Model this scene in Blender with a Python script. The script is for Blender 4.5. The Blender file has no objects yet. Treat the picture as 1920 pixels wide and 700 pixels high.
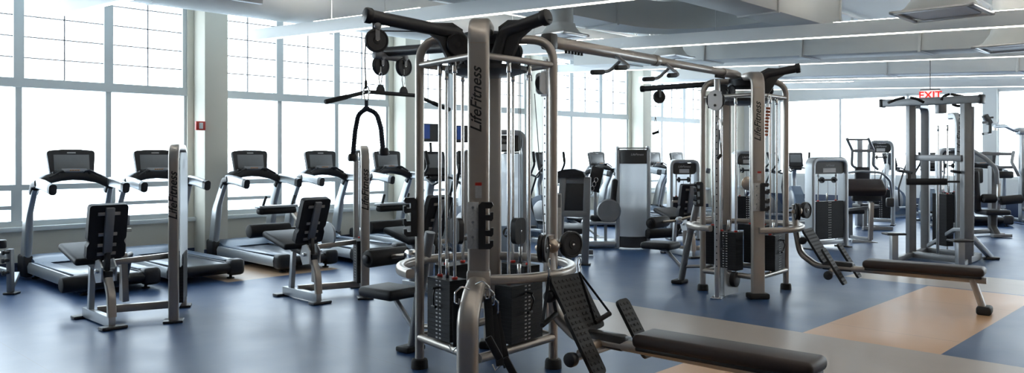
import bpy, bmesh, math, random
from mathutils import Vector, Matrix
random.seed(7)
V = Vector
scene = bpy.context.scene
COL = scene.collection
PI = math.pi
# ---------------------------------------------------------------- camera model (1920x700 frame)
F, CX, HY, CH = 1500.0, 960.0, 290.0, 1.55
cam = bpy.data.cameras.new('camera')
cam.sensor_width = 36.0
cam.lens = 36.0 * F / 1920.0
cam.shift_y = -(350.0 - HY) / 1920.0
cam.clip_end = 500
camo = bpy.data.objects.new('camera', cam); COL.objects.link(camo)
camo.location = (0, 0, CH); camo.rotation_euler = (PI / 2, 0, 0)
scene.camera = camo

def P(px, py, d):            # point seen at a pixel, at a depth in metres
    return V(((px - CX) / F * d, d, CH - (py - HY) / F * d))
def FL(px, py):              # point of the floor
    d = F * CH / (py - HY)
    return V(((px - CX) / F * d, d, 0))
SA, CA = 0.693, 0.721
_l = math.hypot(SA, CA); SA /= _l; CA /= _l
ROOM = math.atan2(CA, SA)    # rotation of the room's "along the windows" axis
def W(a, n, z=0):            # room coordinates: a along the window wall, n towards it
    return V((a * SA - n * CA, a * CA + n * SA, z))
def toroom(p):
    return (p.x * SA + p.y * CA, -p.x * CA + p.y * SA)

# ---------------------------------------------------------------- materials
MATS = {}
def mat(name, col, rough=0.5, metal=0.0, spec=0.5, noise=0.0, nscale=20.0, bump=0.0, bscale=200.0, coat=0.0, emit=None, estr=0.0, rvar=0.0):
    m = bpy.data.materials.new(name); m.use_nodes = True
    nt = m.node_tree; b = nt.nodes['Principled BSDF']
    b.inputs['Base Color'].default_value = (*col, 1)
    b.inputs['Roughness'].default_value = rough
    b.inputs['Metallic'].default_value = metal
    b.inputs['Specular IOR Level'].default_value = spec
    b.inputs['Coat Weight'].default_value = coat
    b.inputs['Coat Roughness'].default_value = 0.15
    if emit:
        b.inputs['Emission Color'].default_value = (*emit, 1); b.inputs['Emission Strength'].default_value = estr
    tc = None
    if noise or bump or rvar:
        tc = nt.nodes.new('ShaderNodeTexCoord')
    if noise or rvar:
        n = nt.nodes.new('ShaderNodeTexNoise'); n.inputs['Scale'].default_value = nscale; n.inputs['Detail'].default_value = 4
        nt.links.new(tc.outputs['Object'], n.inputs['Vector'])
        if noise:
            mx = nt.nodes.new('ShaderNodeMix'); mx.data_type = 'RGBA'
            mx.inputs[6].default_value = (*[c * (1 - noise) for c in col], 1)
            mx.inputs[7].default_value = (*[min(1, c * (1 + noise)) for c in col], 1)
            nt.links.new(n.outputs['Fac'], mx.inputs[0]); nt.links.new(mx.outputs[2], b.inputs['Base Color'])
        if rvar:
            mr = nt.nodes.new('ShaderNodeMapRange')
            mr.inputs[3].default_value = max(0.02, rough - rvar); mr.inputs[4].default_value = rough + rvar
            nt.links.new(n.outputs['Fac'], mr.inputs[0]); nt.links.new(mr.outputs[0], b.inputs['Roughness'])
    if bump:
        n2 = nt.nodes.new('ShaderNodeTexNoise'); n2.inputs['Scale'].default_value = bscale
        nt.links.new(tc.outputs['Object'], n2.inputs['Vector'])
        bp = nt.nodes.new('ShaderNodeBump'); bp.inputs['Strength'].default_value = bump; bp.inputs['Distance'].default_value = 0.002
        nt.links.new(n2.outputs['Fac'], bp.inputs['Height']); nt.links.new(bp.outputs['Normal'], b.inputs['Normal'])
    MATS[name] = m
    return m
M_frame = mat('platinum_paint', (0.40, 0.362, 0.325), 0.30, 0.6, noise=0.05, rvar=0.05)
M_frame2 = mat('silver_paint', (0.41, 0.43, 0.45), 0.36, 0.7, noise=0.05)
M_grey = mat('grey_paint', (0.215, 0.22, 0.23), 0.4, 0.4, noise=0.06)
M_dark = mat('charcoal_paint', (0.035, 0.034, 0.034), 0.35, 0.2, noise=0.1)
M_black = mat('black_plastic', (0.018, 0.018, 0.02), 0.38, spec=0.4, noise=0.15, nscale=40)
M_rubber = mat('black_rubber', (0.016, 0.015, 0.015), 0.6, spec=0.3, bump=0.3)
M_vinyl = mat('black_vinyl', (0.015, 0.015, 0.018), 0.5, spec=0.3, bump=0.25, bscale=260, noise=0.15)
M_brownvinyl = mat('dark_brown_vinyl', (0.030, 0.019, 0.016), 0.46, spec=0.32, bump=0.3, bscale=260, noise=0.15)
M_steel = mat('chromed_steel', (0.72, 0.72, 0.72), 0.16, 1.0, rvar=0.04)
M_alu = mat('brushed_aluminium', (0.6, 0.6, 0.6), 0.3, 1.0, noise=0.05)
M_plate = mat('weight_plate_black', (0.014, 0.014, 0.016), 0.5, 0.0, spec=0.22, noise=0.15, nscale=30)
M_tick = mat('label_grey', (0.5, 0.5, 0.5), 0.5)
M_white = mat('white_plastic', (0.75, 0.76, 0.77), 0.4)
M_paper = mat('white_placard', (0.46, 0.46, 0.45), 0.5, noise=0.3, nscale=60)
M_red = mat('red_plastic', (0.5, 0.03, 0.02), 0.4)
M_orange = mat('orange_keypad', (0.6, 0.22, 0.03), 0.4)
M_ink = mat('black_lettering', (0.008, 0.008, 0.008), 0.5)
M_scr = mat('dark_glass_screen', (0.045, 0.05, 0.055), 0.18, noise=0.1)
M_tscr = mat('grey_glass_screen', (0.17, 0.178, 0.19), 0.35, noise=0.06)
M_blue = mat('blue_screen', (0.03, 0.07, 0.25), 0.2, emit=(0.05, 0.13, 0.55), estr=0.12)
M_navycloth = mat('navy_rope', (0.012, 0.016, 0.03), 0.7, bump=0.4)
M_strap = mat('black_webbing', (0.01, 0.01, 0.011), 0.75, bump=0.4)
M_copper = mat('tan_metal', (0.43, 0.35, 0.28), 0.3, 0.8)
M_belt = mat('treadmill_belt', (0.04, 0.05, 0.07), 0.3, noise=0.1)  # slight blue of the window glare mixed into the belt colour
M_deckblue = mat('glare_blue_plastic', (0.085, 0.12, 0.175), 0.32, noise=0.08)  # blue cast of the window glare is put into this base colour
M_lblue = mat('pale_blue_panel', (0.28, 0.36, 0.47), 0.35)
def plexi_mat():
    m = bpy.data.materials.new('frosted_acrylic'); m.use_nodes = True; nt = m.node_tree; nt.nodes.clear()
    out = nt.nodes.new('ShaderNodeOutputMaterial'); mx = nt.nodes.new('ShaderNodeMixShader'); m2 = nt.nodes.new('ShaderNodeMixShader')
    tl = nt.nodes.new('ShaderNodeBsdfTranslucent'); tl.inputs[0].default_value = (.86, .88, .9, 1)
    df = nt.nodes.new('ShaderNodeBsdfPrincipled'); df.inputs['Base Color'].default_value = (.8, .82, .84, 1); df.inputs['Roughness'].default_value = .3
    tr = nt.nodes.new('ShaderNodeBsdfTransparent'); mx.inputs[0].default_value = .72; m2.inputs[0].default_value = .2
    nt.links.new(df.outputs[0], mx.inputs[1]); nt.links.new(tl.outputs[0], mx.inputs[2]); nt.links.new(mx.outputs[0], m2.inputs[1]); nt.links.new(tr.outputs[0], m2.inputs[2])
    nt.links.new(m2.outputs[0], out.inputs[0]); return m
M_plexi = plexi_mat()
M_redchain = mat('red_band', (0.45, 0.12, 0.06), 0.5)

# ---------------------------------------------------------------- mesh collector
def nrm(v):
    v = V(v); l = v.length
    return v / l if l > 1e-9 else V((0, 0, 1))
def axes(ux, uy):            # matrix whose columns are ux, uy', uz (orthonormal)
    ux = nrm(ux); uz = nrm(ux.cross(V(uy))); uy = uz.cross(ux)
    return Matrix((ux, uy, uz)).transposed()
def fillet(pts, r, seg=6):
    pts = [V(p) for p in pts]
    out = [pts[0]]
    for i in range(1, len(pts) - 1):
        p = pts[i]; a = pts[i - 1] - p; b = pts[i + 1] - p
        la, lb = a.length, b.length; a.normalize(); b.normalize()
        rr = r[i - 1] if isinstance(r, (list, tuple)) else r
        ang = a.angle(b)
        if ang > PI - 0.02 or rr <= 0:
            out.append(p); continue
        t = min(rr / math.tan(ang / 2), la * 0.49, lb * 0.49)
        for k in range(seg + 1):
            u = k / seg
            q = (p + a * t) * (1 - u) ** 2 + p * 2 * u * (1 - u) + (p + b * t) * u * u
            out.append(q)
    out.append(pts[-1])
    return out
def rrect(w, h, r, seg=3):   # rounded rectangle outline
    out = []
    for cx, cy, a0 in ((w/2-r, h/2-r, 0), (-w/2+r, h/2-r, PI/2), (-w/2+r, -h/2+r, PI), (w/2-r, -h/2+r, 1.5*PI)):
        for k in range(seg + 1):
            a = a0 + PI / 2 * k / seg
            out.append((cx + r * math.cos(a), cy + r * math.sin(a)))
    return out
def arc(c, r, a0, a1, n, z=None):
    return [(c[0] + r * math.cos(a0 + (a1 - a0) * k / n), c[1] + r * math.sin(a0 + (a1 - a0) * k / n)) for k in range(n + 1)]

class MB:
    def __init__(s): s.v = []; s.f = []; s.m = []
    def add(s, vs, fs, mi=0):
        o = len(s.v); s.v += [tuple(v) for v in vs]
        s.f += [tuple(i + o for i in f) for f in fs]; s.m += [mi] * len(fs)
        return s
    def box(s, c, size, ax=None, bev=0.0, seg=2, mi=0):
        bm = bmesh.new(); bmesh.ops.create_cube(bm, size=1.0)
        for v in bm.verts: v.co = V((v.co.x * size[0], v.co.y * size[1], v.co.z * size[2]))
        if bev > 0:
            bev = min(bev, min(size) * 0.49)
            bmesh.ops.bevel(bm, geom=list(bm.edges), offset=bev, segments=seg, profile=0.5, affect='EDGES')
        c = V(c); ax = ax if ax is not None else Matrix.Identity(3)
        vs = [c + ax @ v.co for v in bm.verts]; bm.verts.index_update()
        fs = [[v.index for v in f.verts] for f in bm.faces]; bm.free()
        return s.add(vs, fs, mi)
    def seg(s, p0, p1, w, h, up=(0, 0, 1), bev=0.004, mi=0):   # a rectangular bar from p0 to p1
        p0, p1 = V(p0), V(p1); t = p1 - p0
        up = V(up)
        if abs(nrm(t).dot(up)) > 0.98: up = V((0, 1, 0))
        side = nrm(up.cross(t))
        return s.box((p0 + p1) / 2, (t.length, w, h), axes(t, side), bev, mi=mi)
    def sweep(s, pts, prof, up=None, closed=False, mi=0, scale=None, caps=True):
        pts = [V(p) for p in pts]; n = len(pts); m = len(prof)
        u = None; vs = []
        for i, p in enumerate(pts):
            if closed: t = nrm(pts[(i + 1) % n] - pts[i - 1])
            elif i == 0: t = nrm(pts[1] - p)
            elif i == n - 1: t = nrm(p - pts[i - 1])
            else: t = nrm(nrm(pts[i + 1] - p) + nrm(p - pts[i - 1]))
            if up is not None:
                g = V(up); 
                if abs(t.dot(nrm(g))) > 0.995: g = u if u is not None else (V((0, 1, 0)) if abs(t.y) < .9 else V((1, 0, 0)))
                u = nrm(g - t * g.dot(t))
            elif u is None:
                g = V((0, 0, 1)) if abs(t.z) < 0.9 else V((0, 1, 0))
                u = nrm(g - t * g.dot(t))
            else: u = nrm(u - t * u.dot(t))
            r = t.cross(u)
            k = scale[i] if scale else 1.0
            for x, y in prof: vs.append(p + r * (x * k) + u * (y * k))
        fs = []
        for i in range(n if closed else n - 1):
            j = (i + 1) % n
            for k in range(m):
                l = (k + 1) % m
                fs.append((i * m + k, j * m + k, j * m + l, i * m + l))
        if not closed and caps:
            fs.append(tuple(range(m))); fs.append(tuple(reversed(range((n - 1) * m, n * m))))
        return s.add(vs, fs, mi)
    def tube(s, pts, r, n=12, closed=False, mi=0, scale=None):
        return s.sweep(pts, [(r * math.cos(2 * PI * k / n), r * math.sin(2 * PI * k / n)) for k in range(n)], closed=closed, mi=mi, scale=scale)
    def lathe(s, p0, axis, prof, n=24, mi=0):    # prof: (distance along axis, radius)
        p0 = V(p0); a = nrm(axis); g = V((0, 0, 1)) if abs(a.z) < 0.9 else V((1, 0, 0))
        u = nrm(g - a * g.dot(a)); w = a.cross(u); vs = []; m = len(prof)
        for k in range(n):
            t = 2 * PI * k / n; d = u * math.cos(t) + w * math.sin(t)
            for z, r in prof: vs.append(p0 + a * z + d * r)
        fs = []
        for k in range(n):
            l = (k + 1) % n
            for j in range(m - 1): fs.append((k * m + j, l * m + j, l * m + j + 1, k * m + j + 1))
        fs.append(tuple(k * m for k in reversed(range(n)))); fs.append(tuple(k * m + m - 1 for k in range(n)))
        return s.add(vs, fs, mi)
    def cyl(s, p0, p1, r, bev=0.0, n=20, mi=0):
        p0, p1 = V(p0), V(p1); L = (p1 - p0).length
        if bev: pr = [(0, max(r - bev, 1e-4)), (bev * .3, r - bev * .3), (bev, r), (L - bev, r), (L - bev * .3, r - bev * .3), (L, max(r - bev, 1e-4))]
        else: pr = [(0, r), (L, r)]
        return s.lathe(p0, p1 - p0, pr, n, mi)
    def prism(s, poly, o, ux, uy, th, mi=0):     # outline extruded about its plane
        o, ux, uy = V(o), nrm(ux), V(uy); uz = nrm(ux.cross(uy)); uy = uz.cross(ux); m = len(poly)
        vs = [o + ux * x + uy * y - uz * th / 2 for x, y in poly] + [o + ux * x + uy * y + uz * th / 2 for x, y in poly]
        fs = [tuple(reversed(range(m))), tuple(range(m, 2 * m))] + [(k, (k + 1) % m, (k + 1) % m + m, k + m) for k in range(m)]
        return s.add(vs, fs, mi)
    def ball(s, c, r, sc=(1, 1, 1), n=14, mi=0, ax=None):
        vs = []; fs = []; h = n // 2; c = V(c); ax = ax or Matrix.Identity(3)
        for i in range(h + 1):
            t = PI * i / h
            for k in range(n):
                p = 2 * PI * k / n
                vs.append(c + ax @ V((r * sc[0] * math.sin(t) * math.cos(p), r * sc[1] * math.sin(t) * math.sin(p), r * sc[2] * math.cos(t))))
        for i in range(h):
            for k in range(n): fs.append((i * n + k, (i + 1) * n + k, (i + 1) * n + (k + 1) % n, i * n + (k + 1) % n))
        return s.add(vs, fs, mi)
    def pulley(s, c, axis, r, w, mi=0, n=28):
        c = V(c); a = nrm(axis)
        return s.lathe(c - a * w / 2, a, [(0.002, r * .25), (0.002, r * .3), (w * .14, r * .34), (w * .14, r * .82), (0, r * .86), (w * .04, r * .97), (w * .15, r), (w * .35, r), (w * .5, r * .9), (w * .65, r), (w * .85, r), (w * .96, r * .97), (w, r * .86), (w * .86, r * .82), (w * .86, r * .34), (w - .002, r * .3), (w - .002, r * .25)], n, mi)
    def build(s, name, m, parent=None, label=None, sharp=38):
        me = bpy.data.meshes.new(name); me.from_pydata(s.v, [], s.f)
        me.materials.clear()
        for x in (m if isinstance(m, (list, tuple)) else [m]): me.materials.append(x)
        me.polygons.foreach_set('material_index', s.m)
        bm = bmesh.new(); bm.from_mesh(me)
        bmesh.ops.remove_doubles(bm, verts=bm.verts, dist=1e-6)
        bmesh.ops.recalc_face_normals(bm, faces=bm.faces); bm.to_mesh(me); bm.free()
        me.polygons.foreach_set('use_smooth', [True] * len(me.polygons))
        me.set_sharp_from_angle(angle=math.radians(sharp)); me.update()
        o = bpy.data.objects.new(name, me); COL.objects.link(o)
        if parent is not None: o.parent = parent
        if label: o['label'] = label
        return o

def thing(name, label, cat, loc=(0, 0, 0), rotz=0.0, group=None):
    o = bpy.data.objects.new(name, None); COL.objects.link(o)
    o.empty_display_size = 0.2
    o.location = loc; o.rotation_euler = (0, 0, rotz); o['label'] = label; o['category'] = cat
    if group: o['group'] = group
    return o
def tag(o, label, cat, group=None):
    o['label'] = label; o['category'] = cat
    if group: o['group'] = group
    return o
def struct(o, label=None):
    o['kind'] = 'structure'
    if label: o['label'] = label
    return o
def copy_tree(o, parent=None):
    c = o.copy(); COL.objects.link(c)
    if parent is not None: c.parent = parent
    for ch in list(o.children): copy_tree(ch, c)
    return c
def place_copy(o, loc, rotz, label, group=None):
    c = copy_tree(o); c.location = loc; c.rotation_euler = (0, 0, rotz); c['label'] = label
    if group: c['group'] = group
    return c
def lettering(txt, size, o, ux, uy, m, parent, name='lettering', shear=0.25, ext=0.0008, label=None, bold=0.0, align='CENTER'):
    cu = bpy.data.curves.new('txt', 'FONT'); cu.body = txt; cu.size = size; cu.shear = shear
    cu.extrude = ext; cu.offset = bold; cu.align_x = align; cu.align_y = 'CENTER'; cu.resolution_u = 3
    t = bpy.data.objects.new('txt', cu); COL.objects.link(t)
    bpy.context.view_layer.update()
    me = bpy.data.meshes.new_from_object(t.evaluated_get(bpy.context.evaluated_depsgraph_get()))
    bpy.data.objects.remove(t)
    ax = axes(ux, uy); o = V(o)
    for v in me.vertices: v.co = o + ax @ v.co
    me.materials.clear(); me.materials.append(m); me.name = name
    ob = bpy.data.objects.new(name, me); COL.objects.link(ob)
    if parent is not None: ob.parent = parent
    if label: ob['label'] = label
    return ob
X_, Y_, Z_ = V((1, 0, 0)), V((0, 1, 0)), V((0, 0, 1))
def fillet_poly(poly, r, seg=4):
    out = []; n = len(poly)
    for i in range(n):
        p = V((*poly[i], 0)); a = V((*poly[i - 1], 0)) - p; b = V((*poly[(i + 1) % n], 0)) - p
        la, lb = a.length, b.length; a.normalize(); b.normalize(); ang = a.angle(b); t = min(r / math.tan(ang / 2), la * .45, lb * .45)
        for k in range(seg + 1):
            u = k / seg; q = (p + a * t) * (1 - u) ** 2 + p * 2 * u * (1 - u) + (p + b * t) * u * u; out.append((q.x, q.y))
    return out
WORLD, EXPO, LED, UPL = 7.0, 0.3, 4.0, 36.0
# ================================================================ THE ROOM
NW, A0, A1, NB = 11.7, -8.0, 22.3, -6.0      # window wall, back wall, end wall, right wall
RA = axes(W(1, 0), W(0, 1))                  # room axes as a matrix
M_wall = mat('beige_wall_paint', (0.70, 0.67, 0.58), 0.7, noise=0.03, nscale=3)
M_lwall = mat('white_wall_paint', (0.72, 0.73, 0.72), 0.7, noise=0.02, nscale=3)
M_warmwall = mat('warm_back_wall_paint', (0.52, 0.41, 0.32), 0.7, noise=0.1, nscale=2)
M_navy = mat('navy_base', (0.02, 0.035, 0.08), 0.5)
M_alum = mat('window_frame_grey', (0.66, 0.70, 0.705), 0.45, 0.0)
M_munt = mat('dark_muntin', (0.30, 0.29, 0.30), 0.5)
M_ceil = mat('ceiling_white', (0.76, 0.78, 0.77), 0.8, noise=0.03)
M_duct = mat('duct_grey', (0.54, 0.56, 0.55), 0.6, 0.05, noise=0.04, nscale=4)
M_ductw = mat('duct_white', (0.72, 0.74, 0.73), 0.6, 0.0, noise=0.04, nscale=4)
M_beam = mat('fixture_white', (0.68, 0.70, 0.70), 0.5)
M_led = mat('led_strip', (0.9, 0.88, 0.82), 0.5, emit=(1.0, 0.93, 0.82), estr=LED)
M_up = mat('added_uplight', (0.9, 0.9, 0.88), 0.5, emit=(1.0, 0.93, 0.84), estr=UPL)  # added glow, hidden from below, to lift the ceiling and ambient light
M_snow = mat('snow_ground', (0.8, 0.8, 0.8), 0.9, noise=0.12, nscale=0.35)

def glass_mat():
    m = bpy.data.materials.new('window_glass'); m.use_nodes = True; nt = m.node_tree; nt.nodes.clear()
    out = nt.nodes.new('ShaderNodeOutputMaterial'); mx = nt.nodes.new('ShaderNodeMixShader')
    tr = nt.nodes.new('ShaderNodeBsdfTransparent'); tr.inputs[0].default_value = (0.96, 0.98, 0.97, 1)
    gl = nt.nodes.new('ShaderNodeBsdfGlossy'); gl.inputs['Roughness'].default_value = 0.02
    lw = nt.nodes.new('ShaderNodeLayerWeight'); lw.inputs[0].default_value = 0.15
    mm_ = nt.nodes.new('ShaderNodeMath'); mm_.operation = 'MULTIPLY'; mm_.inputs[1].default_value = 0.25; nt.links.new(lw.outputs['Fresnel'], mm_.inputs[0]); nt.links.new(mm_.outputs[0], mx.inputs[0]); nt.links.new(tr.outputs[0], mx.inputs[1]); nt.links.new(gl.outputs[0], mx.inputs[2])
    nt.links.new(mx.outputs[0], out.inputs[0]); return m
M_glass = glass_mat()

def rbox(mb, a0, a1, n0, n1, z0, z1, bev=0.0, mi=0):
    mb.box(W((a0 + a1) / 2, (n0 + n1) / 2, (z0 + z1) / 2), (a1 - a0, n1 - n0, z1 - z0), RA, bev, mi=mi)

# floor: blue sheet vinyl with a beige band and tan inlays
def floor_mat():
    m = bpy.data.materials.new('sheet_vinyl_floor'); m.use_nodes = True; nt = m.node_tree; b = nt.nodes['Principled BSDF']
    tc = nt.nodes.new('ShaderNodeTexCoord'); sp = nt.nodes.new('ShaderNodeSeparateXYZ'); nt.links.new(tc.outputs['Object'], sp.inputs[0])
    def math_(op, a, bb):
        n = nt.nodes.new('ShaderNodeMath'); n.operation = op
        for i, x in enumerate((a, bb)):
            if isinstance(x, (int, float)): n.inputs[i].default_value = x
            else: nt.links.new(x, n.inputs[i])
        return n.outputs[0]
    def rect(a0, a1, n0, n1):
        x, y = sp.outputs[0], sp.outputs[1]
        return math_('MULTIPLY', math_('MULTIPLY', math_('GREATER_THAN', x, a0), math_('LESS_THAN', x, a1)), math_('MULTIPLY', math_('GREATER_THAN', y, n0), math_('LESS_THAN', y, n1)))
    def mix(f, c0, c1):
        n = nt.nodes.new('ShaderNodeMix'); n.data_type = 'RGBA'; nt.links.new(f, n.inputs[0])
        for i, c in ((6, c0), (7, c1)):
            if isinstance(c, tuple): n.inputs[i].default_value = (*c, 1)
            else: nt.links.new(c, n.inputs[i])
        return n.outputs[2]
    ns = nt.nodes.new('ShaderNodeTexNoise'); ns.inputs['Scale'].default_value = 1.3; ns.inputs['Detail'].default_value = 6
    nt.links.new(tc.outputs['Object'], ns.inputs['Vector'])
    c = mix(ns.outputs['Fac'], (0.018, 0.050, 0.130), (0.028, 0.070, 0.168))
    c = mix(rect(5.6, 6.77, -6, 6.0), c, (0.36, 0.31, 0.27))
    c = mix(rect(10.25, 11.45, -6, 4.0), c, (0.36, 0.31, 0.27))
    c = mix(rect(6.77, 10.2, 1.9, 3.0), c, (0.56, 0.335, 0.18))
    c = mix(rect(3.4, 5.6, 2.2, 3.2), c, (0.56, 0.335, 0.18))
    c = mix(rect(4.6, 6.2, 9.2, 10.5), c, (0.45, 0.30, 0.19))
    # welded seams between the rolls
    sm = nt.nodes.new('ShaderNodeMath'); sm.operation = 'FRACT'
    nt.links.new(math_('DIVIDE', sp.outputs[0], 1.83), sm.inputs[0])
    sf = math_('LESS_THAN', sm.outputs[0], 0.0035)
    c = mix(math_('MULTIPLY', sf, 0.5), c, (0.02, 0.03, 0.05))
    nt.links.new(c, b.inputs['Base Color'])
    mr = nt.nodes.new('ShaderNodeMapRange'); mr.inputs[3].default_value = 0.30; mr.inputs[4].default_value = 0.42
    n2 = nt.nodes.new('ShaderNodeTexNoise'); n2.inputs['Scale'].default_value = 2.2; n2.inputs['Detail'].default_value = 8
    nt.links.new(tc.outputs['Object'], n2.inputs['Vector']); nt.links.new(n2.outputs['Fac'], mr.inputs[0]); nt.links.new(mr.outputs[0], b.inputs['Roughness'])
    n3 = nt.nodes.new('ShaderNodeTexNoise'); n3.inputs['Scale'].default_value = 90; nt.links.new(tc.outputs['Object'], n3.inputs['Vector'])
    bp = nt.nodes.new('ShaderNodeBump'); bp.inputs['Strength'].default_value = 0.06; bp.inputs['Distance'].default_value = 0.003
    nt.links.new(n3.outputs['Fac'], bp.inputs['Height']); nt.links.new(bp.outputs['Normal'], b.inputs['Normal'])
    b.inputs['Specular IOR Level'].default_value = 0.46
    return m
mb = MB()
mb.box(((A0 + A1) / 2, (NB + NW) / 2, -0.05), (A1 - A0 + 0.4, NW - NB + 0.4, 0.1))
fl = mb.build('floor', floor_mat()); fl.rotation_euler = (0, 0, ROOM); struct(fl)

CZ = 4.35
KS = 0.044                                   # fall of the roof away from the windows, per metre
def rz(n, z): return z - KS * (11.4 - n)     # height of something hung at z by the windows
mb = MB()
a0, a1, n0, n1 = A0 - .1, A1 + .1, NB - .1, NW + .1
vs = [W(a0, n0, rz(n0, CZ)), W(a1, n0, rz(n0, CZ)), W(a1, n1, rz(n1, CZ)), W(a0, n1, rz(n1, CZ))]
mb.add(vs + [v + V((0, 0, 0.12)) for v in vs], [(0, 3, 2, 1), (4, 5, 6, 7), (0, 1, 5, 4), (1, 2, 6, 5), (2, 3, 7, 6), (3, 0, 4, 7)])
struct(mb.build('ceiling', M_ceil))

# window wall: bays of three lights between columns
BAYC = [-2.01, 1.71, 5.45, 9.17, 12.87, 16.6, 20.3]     # column centres
SILL, TRZ, TOPZ, MIDZ = 0.62, 2.44, 3.85, 1.12
wall = MB()
rbox(wall, A0, A1, NW, NW + 0.3, 0, SILL)
rbox(wall, A0, A1, NW, NW + 0.3, TOPZ, CZ + 0.2)
for c in BAYC: rbox(wall, c - 0.225, c + 0.225, NW, NW + 0.3, SILL, TOPZ)
rbox(wall, A0, BAYC[0] - 3.5, NW, NW + .3, SILL, TOPZ)
rbox(wall, 20.3, A1, NW, NW + .3, SILL, TOPZ)
struct(wall.build('wall_left', M_wall))
b = MB(); rbox(b, A0, A1, NW - 0.02, NW - .0005, 0, 0.16, 0.004); struct(b.build('baseboard_left', M_navy))
s = MB(); rbox(s, A0, A1, NW - 0.07, NW - .0005, SILL - 0.06, SILL - .001, 0.006); struct(s.build('trim_1', M_alum))
for i, c in enumerate(BAYC):
    w = MB(); rbox(w, c - 0.13, c + 0.225, NW - 0.36, NW - .002, 0, rz(NW, CZ) - .03, 0.004)
    struct(w.build('column' if i == 0 else 'column.%03d' % i, M_wall))
    if i > 0:
        b = MB(); rbox(b, c - .145, c + .24, NW - .375, NW - .361, 0.001, 0.16, .003)
        struct(b.build('baseboard_%d' % i, M_navy))
for i in range(len(BAYC)):
    x0 = BAYC[i - 1] + 0.225 if i else BAYC[0] - 3.5
    x1 = BAYC[i] - 0.225
    fr = MB(); n0, n1 = NW + 0.03, NW + 0.15
    for k in range(4):
        x = x0 + (x1 - x0) * k / 3
        hw = 0.06
        rbox(fr, max(x0, x - hw), min(x1, x + hw), n0, n1, TRZ, TOPZ)
        rbox(fr, max(x0, x - hw * .62), min(x1, x + hw * .62), n0 + .01, n1, SILL, TRZ)
    rbox(fr, x0, x1, n0 - .02, n1, TRZ - 0.02, TRZ + 0.1)
    rbox(fr, x0, x1, n0 + .005, n1, MIDZ - 0.035, MIDZ + 0.04)
    rbox(fr, x0, x1, n0 - .01, n1, SILL, SILL + 0.07)
    for k in (0, 2):                          # opening sashes in the low lights
        xa = x0 + (x1 - x0) * k / 3 + .04; xb = x0 + (x1 - x0) * (k + 1) / 3 - .04
        zm = (MIDZ + SILL) / 2
        rbox(fr, xa, xb, n0, n1 - .02, zm - .03, zm + .02)
        rbox(fr, xa, xa + .05, n0, n1 - .02, SILL + .06, MIDZ - .03); rbox(fr, xb - .05, xb, n0, n1 - .02, SILL + .06, MIDZ - .03)
    wo = struct(fr.build('window_%d' % (i + 1), M_alum))
    mu = MB()
    for k in range(3):
        xm = x0 + (x1 - x0) * (k + .5) / 3
        rbox(mu, xm - .0075, xm + .0075, NW + .07, NW + .1, TRZ + .1, TOPZ)
    for j in range(1, 5): rbox(mu, x0, x1, NW + .07, NW + .1, TRZ + .1 + .272 * j - .007, TRZ + .1 + .272 * j + .007)
    struct(mu.build('muntins', M_munt, wo))
    pn = MB(); rbox(pn, x0, x1, NW + .105, NW + .111, SILL + .07, TOPZ); struct(pn.build('pane', M_glass, wo))

# end wall with its long window
EW = MB(); SE, TE = 0.95, 3.15
rbox(EW, A1, A1 + .3, NB, NW, 0, SE); rbox(EW, A1, A1 + .3, NB, NW, TE, CZ + .2)
for n0, n1 in ((10.6, NW), (5.0, 5.3), (-1.3, -1.0), (NB, -5.6)): rbox(EW, A1, A1 + .3, n0, n1, SE, TE)
struct(EW.build('wall_far', M_lwall))
b = MB(); rbox(b, A1 - .02, A1 - .0005, NB, NW - .03, 0, .42, .004); struct(b.build('baseboard_far', M_navy))
for j, (n0, n1) in enumerate(((5.3, 10.6), (-1.0, 5.0), (-5.6, -1.3))):
    fr = MB()
    k = 3
    for q in range(k + 1):
        x = n0 + (n1 - n0) * q / k
        rbox(fr, A1 + .05, A1 + .15, max(n0, x - .03), min(n1, x + .03), SE, TE)
    for z in (SE + .03, TE - .03): rbox(fr, A1 + .05, A1 + .15, n0, n1, z - .03, z + .03)
    wo = struct(fr.build('window_%d' % (8 + j), M_lwall))
    pn = MB(); rbox(pn, A1 + .1, A1 + .106, n0, n1, SE, TE); struct(pn.build('pane', M_glass, wo))
w = MB(); rbox(w, A0, A1, NB - .3, NB, 0, CZ); struct(w.build('wall_right', M_warmwall))
w = MB(); rbox(w, A0 - .3, A0, NB, NW, 0, CZ + .2); struct(w.build('wall_back', M_warmwall))
# outside
g = MB(); g.box(W(20, 90, -0.7), (300, 160, 0.2), RA); g.box(W(100, 0, -0.71), (150, 120, 0.2), RA); struct(g.build('ground_outside', M_snow))

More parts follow.
